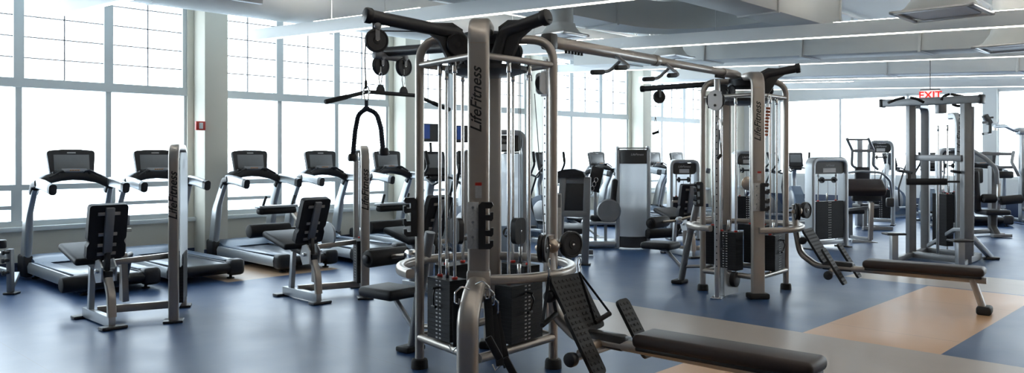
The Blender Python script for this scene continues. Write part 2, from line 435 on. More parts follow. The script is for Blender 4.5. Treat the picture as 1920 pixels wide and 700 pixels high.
# ---------------------------------------------------------------- hung light fixtures
def bar_room(mb, a, n0, n1, z0, w, h, off=0.0, mi=0, bev=.004):
    p0, p1 = W(a, n0, rz(n0, z0) + h / 2 + off), W(a, n1, rz(n1, z0) + h / 2 + off)
    mb.seg(p0, p1, w, h, bev=bev, mi=mi)
LIGHTS = [(-0.3, 'outside the left of the photo'), (3.3, 'over the first treadmills, nearest the left edge'), (6.14, 'passing behind the top of the near cable tower'),
          (9.69, 'third from the window corner, brightest line across the upper right'), (12.97, 'fourth along the room, above the far cable tower'),
          (16.4, 'fifth along the room'), (19.5, 'last one, beside the far window')]
for i, (a, wh) in enumerate(LIGHTS):
    n1, n0 = 11.4, -4.5
    if i == 0: continue
    t = thing('linear_light', 'long white linear ceiling light, ' + wh, 'ceiling light', W(a, 3, 0), 0, 'linear ceiling lights')
    o = t.location.copy()
    def loc(mbx):
        mbx.v = [tuple(V(v) - o) for v in mbx.v]; return mbx
    h = MB(); bar_room(h, a, n0, n1, 3.3, 0.11, 0.16, 0.012); loc(h).build('housing', M_beam, t)
    l = MB(); bar_room(l, a, n0, n1 - .05, 3.3, 0.042, 0.014); loc(l).build('diffuser', M_led, t)
    for u0, u1 in ((n0, 3.9), (7.4, 9.7)):  # unseen glowing strips added on the housing tops, left out under the ducts
        l = MB(); bar_room(l, a, u0, u1, 3.3, 0.06, 0.01, 0.171); loc(l).build('added_uplight_strip', M_up, t)
    for n in (9.3, 5.5, 2.8, -0.9):
        r = MB(); r.cyl(W(a, n, rz(n, 3.47)), W(a, n, rz(n, CZ) + .02), .006, n=8); loc(r).build('hanger', M_beam, t)

# ---------------------------------------------------------------- ducts
d = MB()
d.tube([W(a, 10.55, 3.87) for a in (-2, 1.5, 5, 8.5, 12, 15.5, 19)], 0.37, 28)
for a in (0.7, 4.2, 7.7, 11.2, 14.7): d.lathe(W(a, 10.55, 3.87), W(1, 0), [(0, .37), (0, .38), (.05, .38), (.05, .37)], 28)
rd = tag(d.build('round_duct', M_ductw), 'big round pale duct running along the top of the tall windows', 'duct')
d = MB(); gp = W(5.2, 10.1, 3.78)
rbox(d, 4.75, 5.55, 10.08, 10.16, 3.62, 3.86)
g = d.build('air_grille', M_grey, rd)
d = MB()
for k in range(9): rbox(d, 4.78, 5.52, 10.06, 10.09, 3.64 + .024 * k, 3.65 + .024 * k)
d.build('grille_slats', M_alu, g) if False else None
def rect_duct(label, pieces, m=M_duct, ribs=()):
    mb = MB()
    for a0, a1, n0, n1, z0, z1 in pieces: rbox(mb, a0, a1, n0, n1, z0, z1, .006)
    for a0, a1, n0, n1, z0, z1 in ribs: rbox(mb, a0, a1, n0, n1, z0, z1, .004)
    return tag(mb.build('rectangular_duct', m), label, 'duct', 'rectangular ducts')
def slope_duct(label, a, n0, n1, z0, w, h, seams, m=M_duct):
    mb = MB(); bar_room(mb, a, n0, n1, z0, w, h)
    for n in seams: bar_room(mb, a, n, n + .04, z0 - .02, w + .04, h + .04)
    return tag(mb.build('rectangular_duct', m), label, 'duct', 'rectangular ducts')
rect_duct('tall grey duct running away across the top right, above the third ceiling light', [(1.0, 10.9, 4.3, 4.8, 3.25, 3.85)], ribs=[(a, a + .04, 4.28, 4.82, 3.23, 3.87) for a in (5, 7.2, 9.0, 10.85)])
EL = MB()
def elbow(mb):
    pts = [W(a, 6.6) for a in (1.2, 3, 5, 7, 8.6)] + [W(9.15, 6.55), W(9.6, 6.35), W(9.95, 5.95), W(10.1, 5.4), W(10.12, 4.82)]
    mb.sweep([V((p.x, p.y, 3.48)) for p in pts], [(-.25, -.19), (.25, -.19), (.25, .19), (-.25, .19)], up=Z_)
    for p, q in ((W(4, 6.6), W(4.04, 6.6)), (W(5.8, 6.6), W(5.84, 6.6)), (W(7.6, 6.6), W(7.64, 6.6)), (W(8.6, 6.6), W(8.64, 6.6))):
        mb.sweep([V((p.x, p.y, 3.48)), V((q.x, q.y, 3.48))], [(-.27, -.21), (.27, -.21), (.27, .21), (-.27, .21)], up=Z_)
elbow(EL); tag(EL.build('rectangular_duct', M_duct, sharp=30), 'grey duct with a rounded elbow, above the pull-up bar', 'duct', 'rectangular ducts')
slope_duct('long grey cross duct seen between the third and fourth ceiling lights', 11.6, -4, 9.3, 3.27, .6, .36, (0.2, 1.8, 3.4, 5.0, 6.6, 8.2))
slope_duct('pale cross duct far back, beyond the fourth ceiling light', 15.0, -4, 9.3, 3.25, .5, .3, (1, 3, 5, 7), M_ductw)

# open web roof joists along the room
for j, n in enumerate((9.0, 7.0, 5.6, 3.4, 0.4)):
    mb = MB(); zt = rz(n, CZ) - .05; zb = zt - .36
    for z in (zt, zb): rbox(mb, A0 + .2, A1 - .2, n - .035, n + .035, z - .018, z + .018)
    k = 0; a = A0 + .3
    while a < A1 - .6:
        mb.tube([W(a, n, zb), W(a + .27, n, zt)], .013, 6); mb.tube([W(a + .27, n, zt), W(a + .54, n, zb)], .013, 6); a += .54
    where = ['nearest the windows', 'second from the windows', 'midway over the gym', 'over the far cable tower', 'furthest from the windows'][j]
    tag(mb.build('roof_joist', M_ceil), 'white open web steel roof joist, ' + where, 'joist', 'roof joists')

# square diffusers on round necks
def diffuser(px, py, d, w, label, top):
    c = P(px, py, d); t = thing('ceiling_diffuser', label, 'air diffuser', c, ROOM - PI / 4 * 0, 'ceiling diffusers')
    m = MB(); h = w / 2; r = w * .3; n = 32
    m.cyl((0, 0, w * .28), (0, 0, top - c.z), r, n=n); m.build('neck', M_duct, t)
    m = MB(); vs = []
    m.sweep([(0, 0, w * .30), (0, 0, w * .22), (0, 0, w * .09), (0, 0, .02)], rrect(2, 2, .6, 4), scale=[r, r * 1.05, h * .8, h * .97], up=(0, 1, 0)); m.build('hood', M_duct, t)
    m = MB()
    for sx, sy, lx, ly in ((0, 1, w, .05), (0, -1, w, .05), (1, 0, .05, w), (-1, 0, .05, w)): m.box((sx * (h - .025), sy * (h - .025), .005), (lx, ly, .03), None, .006)
    m.build('rim', M_alu, t)
    m = MB(); m.box((0, 0, .012), (w * .74, w * .74, .012), None, .004); m.build('face_plate', M_white, t)
    return t
diffuser(1766, 26, 8.4, .80, 'square air diffuser on round neck, largest, at the upper right', 4.0)
diffuser(1902, 90, 9.1, .72, 'square air diffuser below the third ceiling light, cut by the right edge', 4.0)
diffuser(1256, 109, 12.3, .56, 'square air diffuser above the pull-up handles of the linking bar', 4.0)
diffuser(1052, 68, 9.0, .46, 'square air diffuser just right of the near cable tower top', 4.0)
diffuser(1360, 168, 15.5, .8, 'small distant air diffuser left behind the far cable tower', 4.0) if False else None

# fire alarm pull on the column, exit sign
c = W(5.42, NW - .36 - .02, 0)
d = (NW - .38) / (SA - (375 - CX) / F * CA)
c = P(376, 236, d)
t = thing('fire_alarm', 'red and white fire alarm box on the beige window column', 'fire alarm', c, ROOM)
m = MB(); m.box((0, .008, 0), (.14, .045, .13), None, .006); m.build('back_box', M_red, t)
m = MB(); m.box((0, -.018, 0), (.055, .016, .09), None, .004); m.build('strobe', M_white, t)
M_exit = mat('exit_face', (0.85, 0.8, 0.8), 0.4, emit=(1, .9, .88), estr=0.6)
M_exr = mat('exit_red', (0.7, 0.02, 0.02), 0.4, emit=(0.9, .03, .02), estr=0.7)
c = P(1744, 179, 13.5)
t = thing('exit_sign', 'red lettered exit sign hung over the dip tower', 'exit sign', c, -.45)
m = MB(); m.box((0, 0, 0), (.28, .05, .17), None, .006); m.build('housing', M_exit, t)
lettering('EXIT', .17, (0, -.027, -.002), X_, Z_, M_exr, t, shear=0, bold=.004)
m = MB(); m.cyl((0, 0, .08), (0, 0, rz(2, CZ) - c.z), .008, n=8); m.box((0, 0, .095), (.3, .06, .02), None, .004); m.build('hanger', M_grey, t)
# ================================================================ CABLE TOWERS
DIR = [nrm((-.77, -.64, 0)), nrm((-.77, .64, 0)), nrm((.77, -.64, 0)), nrm((.77, .64, 0))]   # front-left, rear-left, front-right, rear-right
def side_of(d): return V((-d.y, d.x, 0))

def pulley_part(parent, c, axis, r=.078, w=.034, name='pulley', bolt=True):
    m = MB(); m.pulley(c, axis, r, w); p = m.build(name, M_black, parent)
    if bolt:
        b = MB(); a = nrm(axis); c = V(c); b.cyl(c - a * (w / 2 + .004), c + a * (w / 2 + .004), .009, .002, 10); b.build('bolt', M_steel, p)
    return p
def hook_rack(parent, o, ux, uy, h=.30):
    """E-shaped accessory rack; ux points the way the hooks open, uy is up"""
    poly = [(0, -h/2), (.075, -h/2), (.095, -h/2 + .02), (.095, -h/2 + .055), (.075, -h/2 + .055), (.07, -h/2 + .035), (.045, -h/2 + .035)]
    for k in (1, 2):
        z = -h/2 + h * k / 3
        poly += [(.045, z - .015), (.085, z - .02), (.095, z - .005), (.095, z + .035), (.078, z + .035), (.074, z + .018), (.045, z + .018)]
    poly += [(.045, h/2 - .04), (.08, h/2 - .04), (.095, h/2 - .02), (.085, h/2), (.02, h/2), (0, h/2 - .02)]
    m = MB(); m.prism(poly, o, ux, uy, .05); return m.build('accessory_rack', M_black, parent)

def weight_stack(parent, c, d, top=.69, bot=.27, w=.30, dep=.15, rods=2.2, ticks=True, pin=True):
    """black weight stack facing along d, with guide rods and number strip"""
    c = V((c[0], c[1], 0)); s = side_of(d); ax = axes(s, -d); m = MB()
    n = 15; h = (top - bot) / n
    for k in range(n): m.box(c + V((0, 0, bot + h * (k + .5))), (w, dep, h - .0012), ax)
    m.box(c + V((0, 0, bot + (top - bot) / 2)), (w - .004, dep - .004, top - bot - .004), ax)
    st = m.build('weight_stack', M_plate, parent)
    for sx in (-1, 1):
        p = c + s * (sx * w * .33)
        r = MB(); r.cyl(p + V((0, 0, bot - .05)), p + V((0, 0, rods)), .0115, n=12)
        r.cyl(p + V((0, 0, rods - .09)), p + V((0, 0, rods)), .017, .003, 12)
        r.build('guide_rod', M_steel, st)
        r = MB(); r.cyl(p + V((0, 0, top)), p + V((0, 0, top + .018)), .02, .004, 12); r.build('bushing', M_red, st)
    r = MB(); r.cyl(c + V((0, 0, top - .01)), c + V((0, 0, top + .13)), .014, .003, 12); r.build('selector_rod', M_steel, st)
    if ticks:
        f = MB(); fp = c + d * (dep / 2 + .0008)
        for k in range(n):
            z = bot + h * (k + .5)
            for sx in (-1, 1):
                f.box(fp + s * (sx * .020) + V((0, 0, z)), (.021, .0016, h * .36), ax)
        f.build('number_strip', M_tick, st)
    if pin:
        pp = c + d * (dep / 2) + V((0, 0, top - .06))
        f = MB(); f.cyl(pp, pp + d * .05, .008, .002, 10); f.tube(fillet([pp + d * .03, pp + d * .05 + V((0, 0, -.05)) + s * .01, pp + d * .03 + V((0, 0, -.13)) + s * -.012], .03), .006, 8)
        f.box(pp + d * .03 + V((0, 0, -.13)) - s * .012, (.05, .02, .022), ax, .006); f.build('selector_pin', M_black, st)
    return st
def cable_part(parent, pts, r=.0032, name='cable', m=None):
    mb = MB(); mb.tube(pts, r, 6); return mb.build(name, m or M_black, parent)

def make_tower(name, label, loc, rotz, hump, C, L, R, B, arms):
    t = thing(name, label, 'cable machine', loc, rotz)
    C, L, R, B = V((*C, 0)), V((*L, 0)), V((*R, 0)), V((*B, 0))
    up = lambda p, z: V((p.x, p.y, z))
    # ---- big oval columns front and back
    for nm, c, bz in (('column', C, .60 if hump else 0.04), ('column', B, .04)):
        inn = -nrm(c)
        pts = fillet([up(c, bz), up(c, 2.41), up(c, 2.41) + inn * .42 + V((0, 0, .015))], .16, 8)
        m = MB(); m.sweep(pts, rrect(.14, .085, .026, 4), up=inn)
        col = m.build(nm, M_frame, t)
        if c is C:
            m = MB(); f = c - inn * .0432
            m.box(up(f, 2.27), (.105, .0015, .006), axes(X_, -inn)); m.build('trim_line', M_copper, col)
            lettering('LifeFitness', .10, up(f, 1.90) - inn * .001 + V((-.01, 0, 0)), Z_, -X_, M_ink, col, shear=.4, bold=.0012)
    foot_c = []
    if hump:
        q = V((-.055, -.30, 0))
        m = MB(); pts = fillet([up(C, .80) + V((0, .01, 0)), up(C, .73), up(C, .66) + q * .55, up(C + q, .55), up(C + q, 0)], [.06, .12, .16], 7)
        m.sweep(pts, rrect(.135, .10, .045, 5), up=(-.05, -1, .3))
        fg = m.build('front_leg', M_frame, t)
        m = MB()
        for sx in (-1, 1): m.box(up(C + q, .09) + V((sx * .09, 0, 0)), (.05, .06, .18), None, .006)
        m.build('foot_bracket', M_frame, fg)
        m = MB(); m.cyl(up(C, .61), up(C, .80), .0, n=8) if False else m.box(up(C, .71), (.155, .1, .19), None, .02); m.build('collar', M_frame, t)
    else: foot_c.append(C)
    foot_c.append(B)
    for c in foot_c:
        m = MB(); m.box(up(c, .03), (.22, .15, .06), None, .018, 3); m.build('foot', M_rubber, t)
    # ---- round side posts with arched tops
    for c in (L, R):
        inn = -nrm(c)
        pts = fillet([up(c, .03), up(c, 2.385), up(c, 2.385) + inn * .42], .17, 8)
        m = MB(); m.tube(pts, .033, 16); m.build('post', M_frame, t)
        m = MB(); m.lathe(up(c, 0), Z_, [(0, .062), (.05, .06), (.065, .054), (.07, .036)], 20); m.build('foot', M_rubber, t)
    # ---- ring rails
    for z, r, nm in ((2.20, .022, 'top_rail'), (.225, .031, 'bottom_rail')):
        for p, q in ((L, C), (C, R), (R, B), (B, L)):
            if hump and False: continue
            m = MB(); m.tube([up(p, z), up(q, z)], r, 12); m.build(nm, M_frame, t)
    # inner top plates: dark pulley deck
    m = MB(); m.lathe(V((0, 0, 2.12)), Z_, [(0, .20), (.03, .30), (.06, .30), (.07, .22)], 28); m.build('top_deck', M_dark, t)
    m = MB(); m.lathe(V((0, 0, 2.30)), Z_, [(0, .10), (.03, .19), (.10, .20), (.125, .17), (.13, .06)], 28); m.build('hub', M_black, t)
    # inner pulleys cluster
    for k, d in enumerate(DIR):
        s = side_of(d)
        pulley_part(t, d * .27 + V((0, 0, 2.27)), s, .062, .03, bolt=False)
    # ---- ring shelf around three sides
    rc = .62
    th0, th1 = math.atan2(C.y, C.x), math.radians(215)
    pts = []
    for k in range(45):
        a = th0 + (th1 + 0 - th0) * k / 44 if th1 > th0 else th0
        pts.append(V((rc * math.cos(a), rc * math.sin(a), .735)))
    m = MB(); m.sweep(pts, rrect(.065, .065, .02, 3), up=Z_); m.build('ring_shelf', M_frame, t)
    # ---- stacks
    spots = [(DIR[0], (-.265, -.235)), (DIR[1], (-.25, .27)), (DIR[2], (.235, -.26)), (DIR[3], (.25, .27))]
    for k, (d, c) in enumerate(spots):
        weight_stack(t, c, d, top=.69 if k in (0,) else (.66 if k == 2 else .72), ticks=k in (0, 2), pin=k in (0, 2), w=.27 if k != 2 else .34)
        c3 = V((c[0], c[1], 0)); s = side_of(d)
        cable_part(t, [c3 + s * .02 + V((0, 0, .80)), c3 + s * .015 + V((0, 0, 2.2))])
    # two small pulley housings riding on the rear stacks
    for k in (1, 3):
        c3 = V((*spots[k][1], 0)); d = spots[k][0]
        m = MB(); m.prism(rrect(.13, .2, .045, 5), c3 + V((0, 0, .97)) - d * .02, side_of(DIR[0]) if k == 1 else side_of(DIR[2]), Z_, .045)
        h = m.build('pulley_housing', M_black, t)
        a = DIR[0] if k == 1 else DIR[2]
        b = MB(); b.cyl(c3 + V((0, 0, .97)) - d * .02 + a * .02, c3 + V((0, 0, .97)) - d * .02 + a * .028, .01, .002, 10); b.build('bolt', M_steel, h)
    # ---- arms
    for d, path, r, gus in arms:
        pts = fillet(path, .10, 7); m = MB(); m.tube(pts, r, 16); a = m.build('pulley_arm', M_dark, t)
        e = nrm(V(path[-1]) - V(path[-2])); p = V(path[-1])
        m = MB(); m.cyl(p - e * .04, p + e * .014, r * 1.22, .012, 18); m.build('end_cap', M_black, a)
        if gus:
            # teardrop gusset below the arm with its pulley
            g0 = V(path[1]) + (V(path[-1]) - V(path[1])) * gus[0]
            h = V((e.x, e.y, 0)).normalized()
            pol = [(-.30, .03), (-.16, .0), (-.05, -.07), (.02, -.20), (.05, -.235), (.10, -.22), (.13, -.15), (.13, .02), (.05, .06)]
            m = MB(); m.prism(pol, g0, -h, Z_, .03); m.build('gusset', M_dark, a)
            sd = side_of(h)
            for sg in ((1, -1) if gus[1] else (1,)):
                m = MB(); m.pulley(g0 - h * .075 + V((0, 0, -.09)) + sd * sg * .032, sd, .078, .028)
                m.build('pulley', M_black, a)
    # ---- accessory racks, placards
    xf = C - nrm(-C) * 0
    rk = C + V((.065, -.05, 0))
    hook_rack(t, up(C + V((.002, -.060, 0)), 1.095), X_, Z_, .30)
    m = MB(); m.box(up(C + V((-.035, -.056, 0)), 1.095), (.075, .012, .30), None, .003); pl = m.build('placard', M_paper, t)
    for k in range(3):
        m = MB(); z = 1.19 - .095 * k; o = up(C + V((-.035, -.0628, 0)), z)
        m.ball(o + V((0, 0, .02)), .009, (1, .12, 1), 8); m.seg(o + V((0, 0, .012)), o + V((.006, 0, -.015)), .001, .006, (0, 1, 0), 0); m.seg(o + V((.006, 0, -.015)), o + V((-.008, 0, -.032)), .001, .005, (0, 1, 0), 0)
        m.seg(o + V((0, 0, .008)), o + V((.02, 0, -.004)), .001, .004, (0, 1, 0), 0)
        m.build('pictogram', M_grey, pl)
    hook_rack(t, up(L + V((-.02, -.03, 0)), 1.10), V((-.95, -.3, 0)), Z_, .28)
    m = MB(); f = C + V((.0, -.0445, 0)); m.box(up(f, 1.32), (.042, .002, .10), None, 0); sk = m.build('warning_sticker', M_paper, t)
    m = MB(); m.box(up(f + V((0, -.0012, 0)), 1.36), (.042, .001, .02), None, 0); m.build('sticker_band', M_red, sk)
    # ---- rear-left: lat station seat, rollers and frame
    d = DIR[1]; s = side_of(d) * -1     # s points away and to the right
    A = lambda tt, ss, z: d * tt + s * ss + V((0, 0, z))
    m = MB(); m.tube(fillet([A(.78, 0, .03), A(.70, 0, .45), A(.58, 0, .95)], .2), .04, 14); m.build('seat_post', M_grey, t)
    m = MB(); m.box(A(.80, 0, .022), (.20, .14, .044), axes(s, d), .014); m.build('foot', M_rubber, t)
    m = MB(); m.tube([A(.76, 0, .2), A(.4, 0, .24)], .02, 10); m.build('base_tube', M_frame, t)
    m = MB(); m.tube(fillet([A(.74, 0, .16), A(.98, 0, .39), A(1.06, 0, .395)], .05), .022, 10); m.build('seat_strut', M_frame2, t)
    m = MB(); m.box(A(1.05, 0, .44), (.34, .40, .085), axes(s, d), .035, 4); m.build('seat', M_vinyl, t)
    m = MB(); m.tube(fillet([A(.6, 0, .82), A(.85, 0, .75), A(1.04, 0, .72)], .06), .018, 10); ra = m.build('roller_arm', M_copper, t)
    m = MB(); m.cyl(A(.80, -.035, .755), A(.80, .035, .755), .045, .006, 16); m.build('pivot', M_steel, ra)
    m = MB(); m.cyl(A(1.08, -.21, .72), A(1.08, .21, .72), .07, .018, 24); m.build('thigh_roller', M_rubber, t)
    for sg in (-1, 1):
        m = MB(); m.cyl(A(1.08, sg * .212, .72), A(1.08, sg * .232, .72), .035, .008, 16); m.build('roller_cap', M_black, t)
    # ---- front-right: seated row station
    d = DIR[2]; s = side_of(d)
    A = lambda tt, ss, z: d * tt + s * ss + V((0, 0, z))
    m = MB(); m.sweep(fillet([A(.57, 0, 1.0), A(.58, 0, .72), A(.63, 0, .46), A(.80, 0, .345), A(2.40, 0, .325)], [.1, .16, .16], 7), rrect(.06, .09, .025, 4), up=s)
    m.build('seat_rail', M_frame, t)
    m = MB(); m.seg(A(.86, 0, .36), A(1.18, 0, .355), .085, .10, bev=.02); m.build('rail_sleeve', M_dark, t)
    m = MB(); m.box(A(1.84, 0, .41), (1.10, .27, .085), axes(d, s), .036, 4); m.build('seat_pad', M_brownvinyl, t)
    m = MB(); m.box(A(1.84, 0, .362), (1.06, .23, .03), axes(d, s), .01); m.build('pad_base', M_black, t)
    m = MB(); m.sweep([A(2.28, 0, .33), A(2.37, 0, .05)], rrect(.11, .06, .02, 3), up=d); m.build('end_leg', M_frame, t)
    m = MB(); m.box(A(2.38, 0, .04), (.13, .20, .08), axes(d, s), .025, 3); m.build('foot', M_rubber, t)
    # footplates
    def plate(c, w, h, tilt, nm, nx, ny):
        n = nrm(d * math.cos(tilt) + V((0, 0, math.sin(tilt)))); u = nrm(V((0, 0, 1)) - n * n.z)
        ax = axes(s, u); m = MB(); m.prism(rrect(w, h, .035, 4), c, s, u, .024)
        o = m.build(nm, M_rubber, t)
        mm = MB(); nn = s.cross(u); 
        if nn.dot(d) < 0: nn = -nn
        for i in range(nx):
            for j in range(ny):
                mm.box(c + s * ((i + .5) / nx - .5) * (w * .9) + u * ((j + .5) / ny - .5) * (h * .92) + nn * .0125, (w / nx * .5, h / ny * .42, .006), ax, .002, 1)
        mm.build('grip_ridges', M_rubber, o)
        return o, u, nn
    plate(A(.80, .0, .565), .34, .40, math.radians(32), 'back_plate', 7, 9)
    plate(A(1.05, -.27, .385), .14, .42, math.radians(32), 'footplate', 3, 10)
    plate(A(1.06, .31, .385), .14, .42, math.radians(32), 'footplate', 3, 10)
    m = MB(); m.cyl(A(1.02, -.36, .30), A(1.02, .30, .30), .02, n=12); m.build('axle', M_frame2, t)
    m = MB(); m.cyl(A(1.02, -.40, .30), A(1.02, -.345, .30), .045, .01, 18); m.build('axle_knob', M_black, t)
    m = MB(); m.tube([A(1.0, 0, .34), A(1.0, -.25, .31)], .028, 12); m.build('plate_support', M_copper, t)
    m = MB(); m.cyl(A(.70, -.19, .62), A(.70, -.13, .62), .04, .01, 18); m.build('side_knob', M_black, t)
    # swivel pulleys
    m = MB(); m.cyl(A(.60, -.17, .93), A(.60, .17, .93), .022, .004, 14); m.ball(A(.60, 0, .93), .05, n=14); m.build('swivel_axle', M_copper, t)
    for sg in (-1, 1):
        p = pulley_part(t, A(.64, sg * .155, .93), (V((1, -.25, 0)) if sg < 0 else V((.6, -.8, 0))), .092, .055)
    return t

O1 = V((-.186, 5.81, 0)); O2 = V((2.665, 9.17, 0))
arms1 = [
    (DIR[0], [(-.09, -.24, 2.16), (-.18, -.27, 2.385), (-.76, -.62, 2.455)], .043, (.16, False)),
    (DIR[1], [(-.12, .12, 2.3), (-.25, .2, 2.36), (-.86, .71, 2.385)], .04, None),
    (DIR[2], [(.06, -.24, 2.16), (.135, -.27, 2.40), (.42, -.47, 2.47)], .046, (.25, False)),
]
TW1 = make_tower('cable_tower', 'tall four-station cable tower nearest the camera, with rope and long pull-down bar', O1, 0, True, (-.03, -.62), (-.485, 0), (.485, 0), (.03, .62), arms1)
arms2 = [
    (DIR[1], [(-.12, .12, 2.3), (-.25, .2, 2.38), (-1.02, .76, 2.36)], .033, None),
    (DIR[2], [(.06, -.2, 2.2), (.135, -.25, 2.44), (.46, -.42, 2.50)], .044, (.25, False)),
]
TW2 = make_tower('cable_tower', 'farther four-station cable tower right of centre, joined by the pull-up bar', O2, math.radians(3.5), False, (-.055, -.56), (-.485, 0), (.485, 0), (-.03, .58), arms2)

def local(t, w):                       # world point in the frame of an unscaled thing
    return Matrix.Rotation(-t.rotation_euler.z, 3, 'Z') @ (V(w) - V(t.location))
# ---- hanging pulley with bracket under an arm
def hang_pulley(t, top, c, axis, r=.078):
    m = MB(); a = nrm(axis); top = V(top); c = V(c)
    m.seg(top, top + V((0, 0, -.07)), .05, .05, bev=.008)
    m.cyl(top + V((0, 0, -.04)) - a * .035, top + V((0, 0, -.04)) + a * .035, .024, .004, 14)
    for sg in (-1, 1): m.seg(top + a * sg * .024 + V((0, 0, -.06)), c + a * sg * .024, .004, .03, a.cross(Z_), 0)
    m.build('pulley_bracket', M_grey, t)
    return pulley_part(t, c, a, r, .04)
# near tower, front-left arm
ax1 = nrm((.45, -.89, 0))
tipw = P(706, 47, 5.24); cw = P(706, 76, 5.24)
hang_pulley(TW1, local(TW1, tipw + V((0, 0, .03))), local(TW1, cw), ax1)
cable_part(TW1, [local(TW1, P(686, 78, 5.2)), local(TW1, P(684, 110, 5.2)), local(TW1, P(686, 164, 5.2))], .0045)
m = MB(); m.lathe(local(TW1, P(686, 150, 5.2)), -Z_, [(0, .005), (.01, .009), (.05, .009), (.06, .006)], 10); m.build('cable_stop', M_black, TW1)
cable_part(TW1, [local(TW1, P(716, 58, 5.24)), local(TW1, P(780, 59, 5.4)), local(TW1, P(815, 66, 5.5))], .0045)
# near tower, rear-left arm: crosspiece and two pulleys
la = DIR[1]; ls = nrm((.64, .77, 0))
tip2 = O1 + V((-.86, .71, 0)); lc = tip2 + la * -.02 + V((.03, 0, 0))
m = MB(); m.cyl(local(TW1, lc - ls * .16 + V((0, 0, 2.345))), local(TW1, lc + ls * .16 + V((0, 0, 2.345))), .03, .006, 14); m.build('arm_crosspiece', M_grey, TW1)
for px, py in ((714, 123), (757, 125)):
    d = 6.45 if px < 730 else 6.62
    c = P(px, py, d)
    hang_pulley(TW1, local(TW1, c + V((0, 0, .11))), local(TW1, c), nrm((.80, -.60, 0)), .082)
# adjustable columns (rear-right of the near tower, front-left of the far one)
def adj_column(t, base, top, cz, d, foot=True, face=False):
    base = V(base); m = MB()
    m.sweep([base, V((base.x, base.y, top))], rrect(.055, .07, .012, 3), up=d); c = m.build('adjustable_column', M_alu, t)
    m = MB(); s = side_of(d)
    k = .35
    while k < top - .3: m.cyl(base + V((0, 0, k)) + d * .0345, base + V((0, 0, k)) + d * .036, .007, n=10); k += .07
    m.build('pin_holes', M_black, c)
    if foot:
        m = MB(); m.box(base + V((0, 0, .008)) - d * .08, (.12, .32, .016), axes(s, d), .004); m.build('base_plate', M_steel, c)
    base = V((base.x, base.y, 0)); p = base + V((0, 0, cz)) + d * .06
    m = MB()
    if face:
        m.prism(rrect(.15, .215, .07, 6), p + d * .05, s, Z_, .012); m.prism(rrect(.15, .215, .07, 6), p + d * .005, s, Z_, .012)
    else:
        m.prism(rrect(.10, .17, .04, 5), p + s * .022, d, Z_, .01); m.prism(rrect(.10, .17, .04, 5), p - s * .022, d, Z_, .01)
    m.seg(base + V((0, 0, cz - .1)), base + V((0, 0, cz + .1)), .075, .09, d)
    ca = m.build('carriage', M_white, t)
    pulley_part(ca, p + d * (.028 if face else .01), d if face else s, .10 if face else .06, .028)
    if face:
        for dz in (-.055, .055):
            m = MB(); m.cyl(p + d * .055 + V((0, 0, dz)), p + d * .064 + V((0, 0, dz)), .014, .003, 12); m.build('bolt', M_dark, ca)
    m = MB(); m.cyl(base + V((0, 0, cz - .06)) - s * .05, base + V((0, 0, cz - .06)) - s * .10, .018, .005, 12); m.build('pin_knob', M_black, ca)
    return ca
b1 = V((.47, .52, .24)); adj_column(TW1, b1, 2.3, 2.11, nrm((-.75, -.66, 0)), False)
cable_part(TW1, [V((.33, .40, 2.25)), V((.34, .40, 2.12))]); cable_part(TW1, [V((.36, .36, 2.02)), V((.42, .38, 1.2)), V((.44, .40, .95))])
m = MB(); f = b1 + V((.05, -.08, 0)); m.box(V((.53, .37, 1.04)), (.075, .012, .42), None, .003); pl = m.build('ruler_placard', M_paper, TW1)
m = MB(); m.box(V((.53, .3632, 1.19)), (.065, .002, .10), None); [m.box(V((.50, .3632, .88 + .045 * k)), (.02, .002, .006), None) for k in range(6)]; m.build('print', M_grey, pl)
b2 = local(TW2, P(1345, 520, 8.62)); b2.z = 0.0
adj_column(TW2, b2, 2.36, 2.13, local(TW2, O2 + nrm((-.45, -.9, 0))), True, True)
# lower footing of that column: curved metal shoe
m = MB(); m.prism([(0, 0), (.30, 0), (.30, .16), (.24, .22), (.10, .22), (.02, .30), (0, .30)], b2 + V((.07, .05, .02)), nrm((.75, .66, 0)), Z_, .05); m.build('column_shoe', M_frame2, TW2)
m = MB(); m.cyl(b2 + V((.22, .16, .18)), b2 + V((.26, .12, .18)), .085, .01, 20); m.build('floor_pulley', M_black, TW2)
cable_part(TW2, [b2 + V((.02, -.08, 2.06)), b2 + V((.03, -.08, 1.86))])
# far tower, rear-left arm pulley
c = P(1236, 182, 9.95); hang_pulley(TW2, local(TW2, c + V((0, 0, .15))), local(TW2, c), local(TW2, O2 + nrm((.3, -.95, 0))), .08)
cable_part(TW2, [local(TW2, P(1229, 186, 9.92)), local(TW2, P(1229, 200, 9.92))])
cable_part(TW2, [local(TW2, P(1248, 172, 9.95)), local(TW2, P(1318, 158, 9.5))])

# ---------------------------------------------------------------- linking bar with pull-up grips
s0 = P(1030, 78, 5.9); s1 = P(1384, 141, 8.95)
t = thing('pull_up_bar', 'long bar with pull-up grips linking the tops of the two cable towers', 'pull-up bar', s0)
q1 = s1 - s0; qm = q1 * .46; dd = nrm(q1)
m = MB(); m.cyl(dd * .0, qm, .046, .004, 18); m.cyl(qm - dd * .06, qm + dd * .03, .052, .006, 18); m.build('outer_tube', M_frame, t)
m = MB(); m.cyl(qm, q1, .038, .004, 18); m.cyl(q1 * .88, q1 * .98, .048, .006, 18); m.build('inner_tube', M_frame, t)
m = MB()
for k in range(6):
    for bq in (.06, .83): p = q1 * bq + dd * (.045 * k) + V((0, 0, -.055)); m.cyl(p + V((0, 0, .02)), p + V((0, 0, -.012)), .012, .002, 8)
m.build('adjusting_bolts', M_black, t)
m = MB(); m.box((.0, 0, 0), (.1, .1, .12), axes(dd, Z_.cross(dd)), .02); m.build('end_bracket', M_dark, t)
m = MB()
for f in (.22, .30, .36, .42, .56, .63): m.ball(q1 * f + V((-.03, -.035, .012)), .008, n=8)
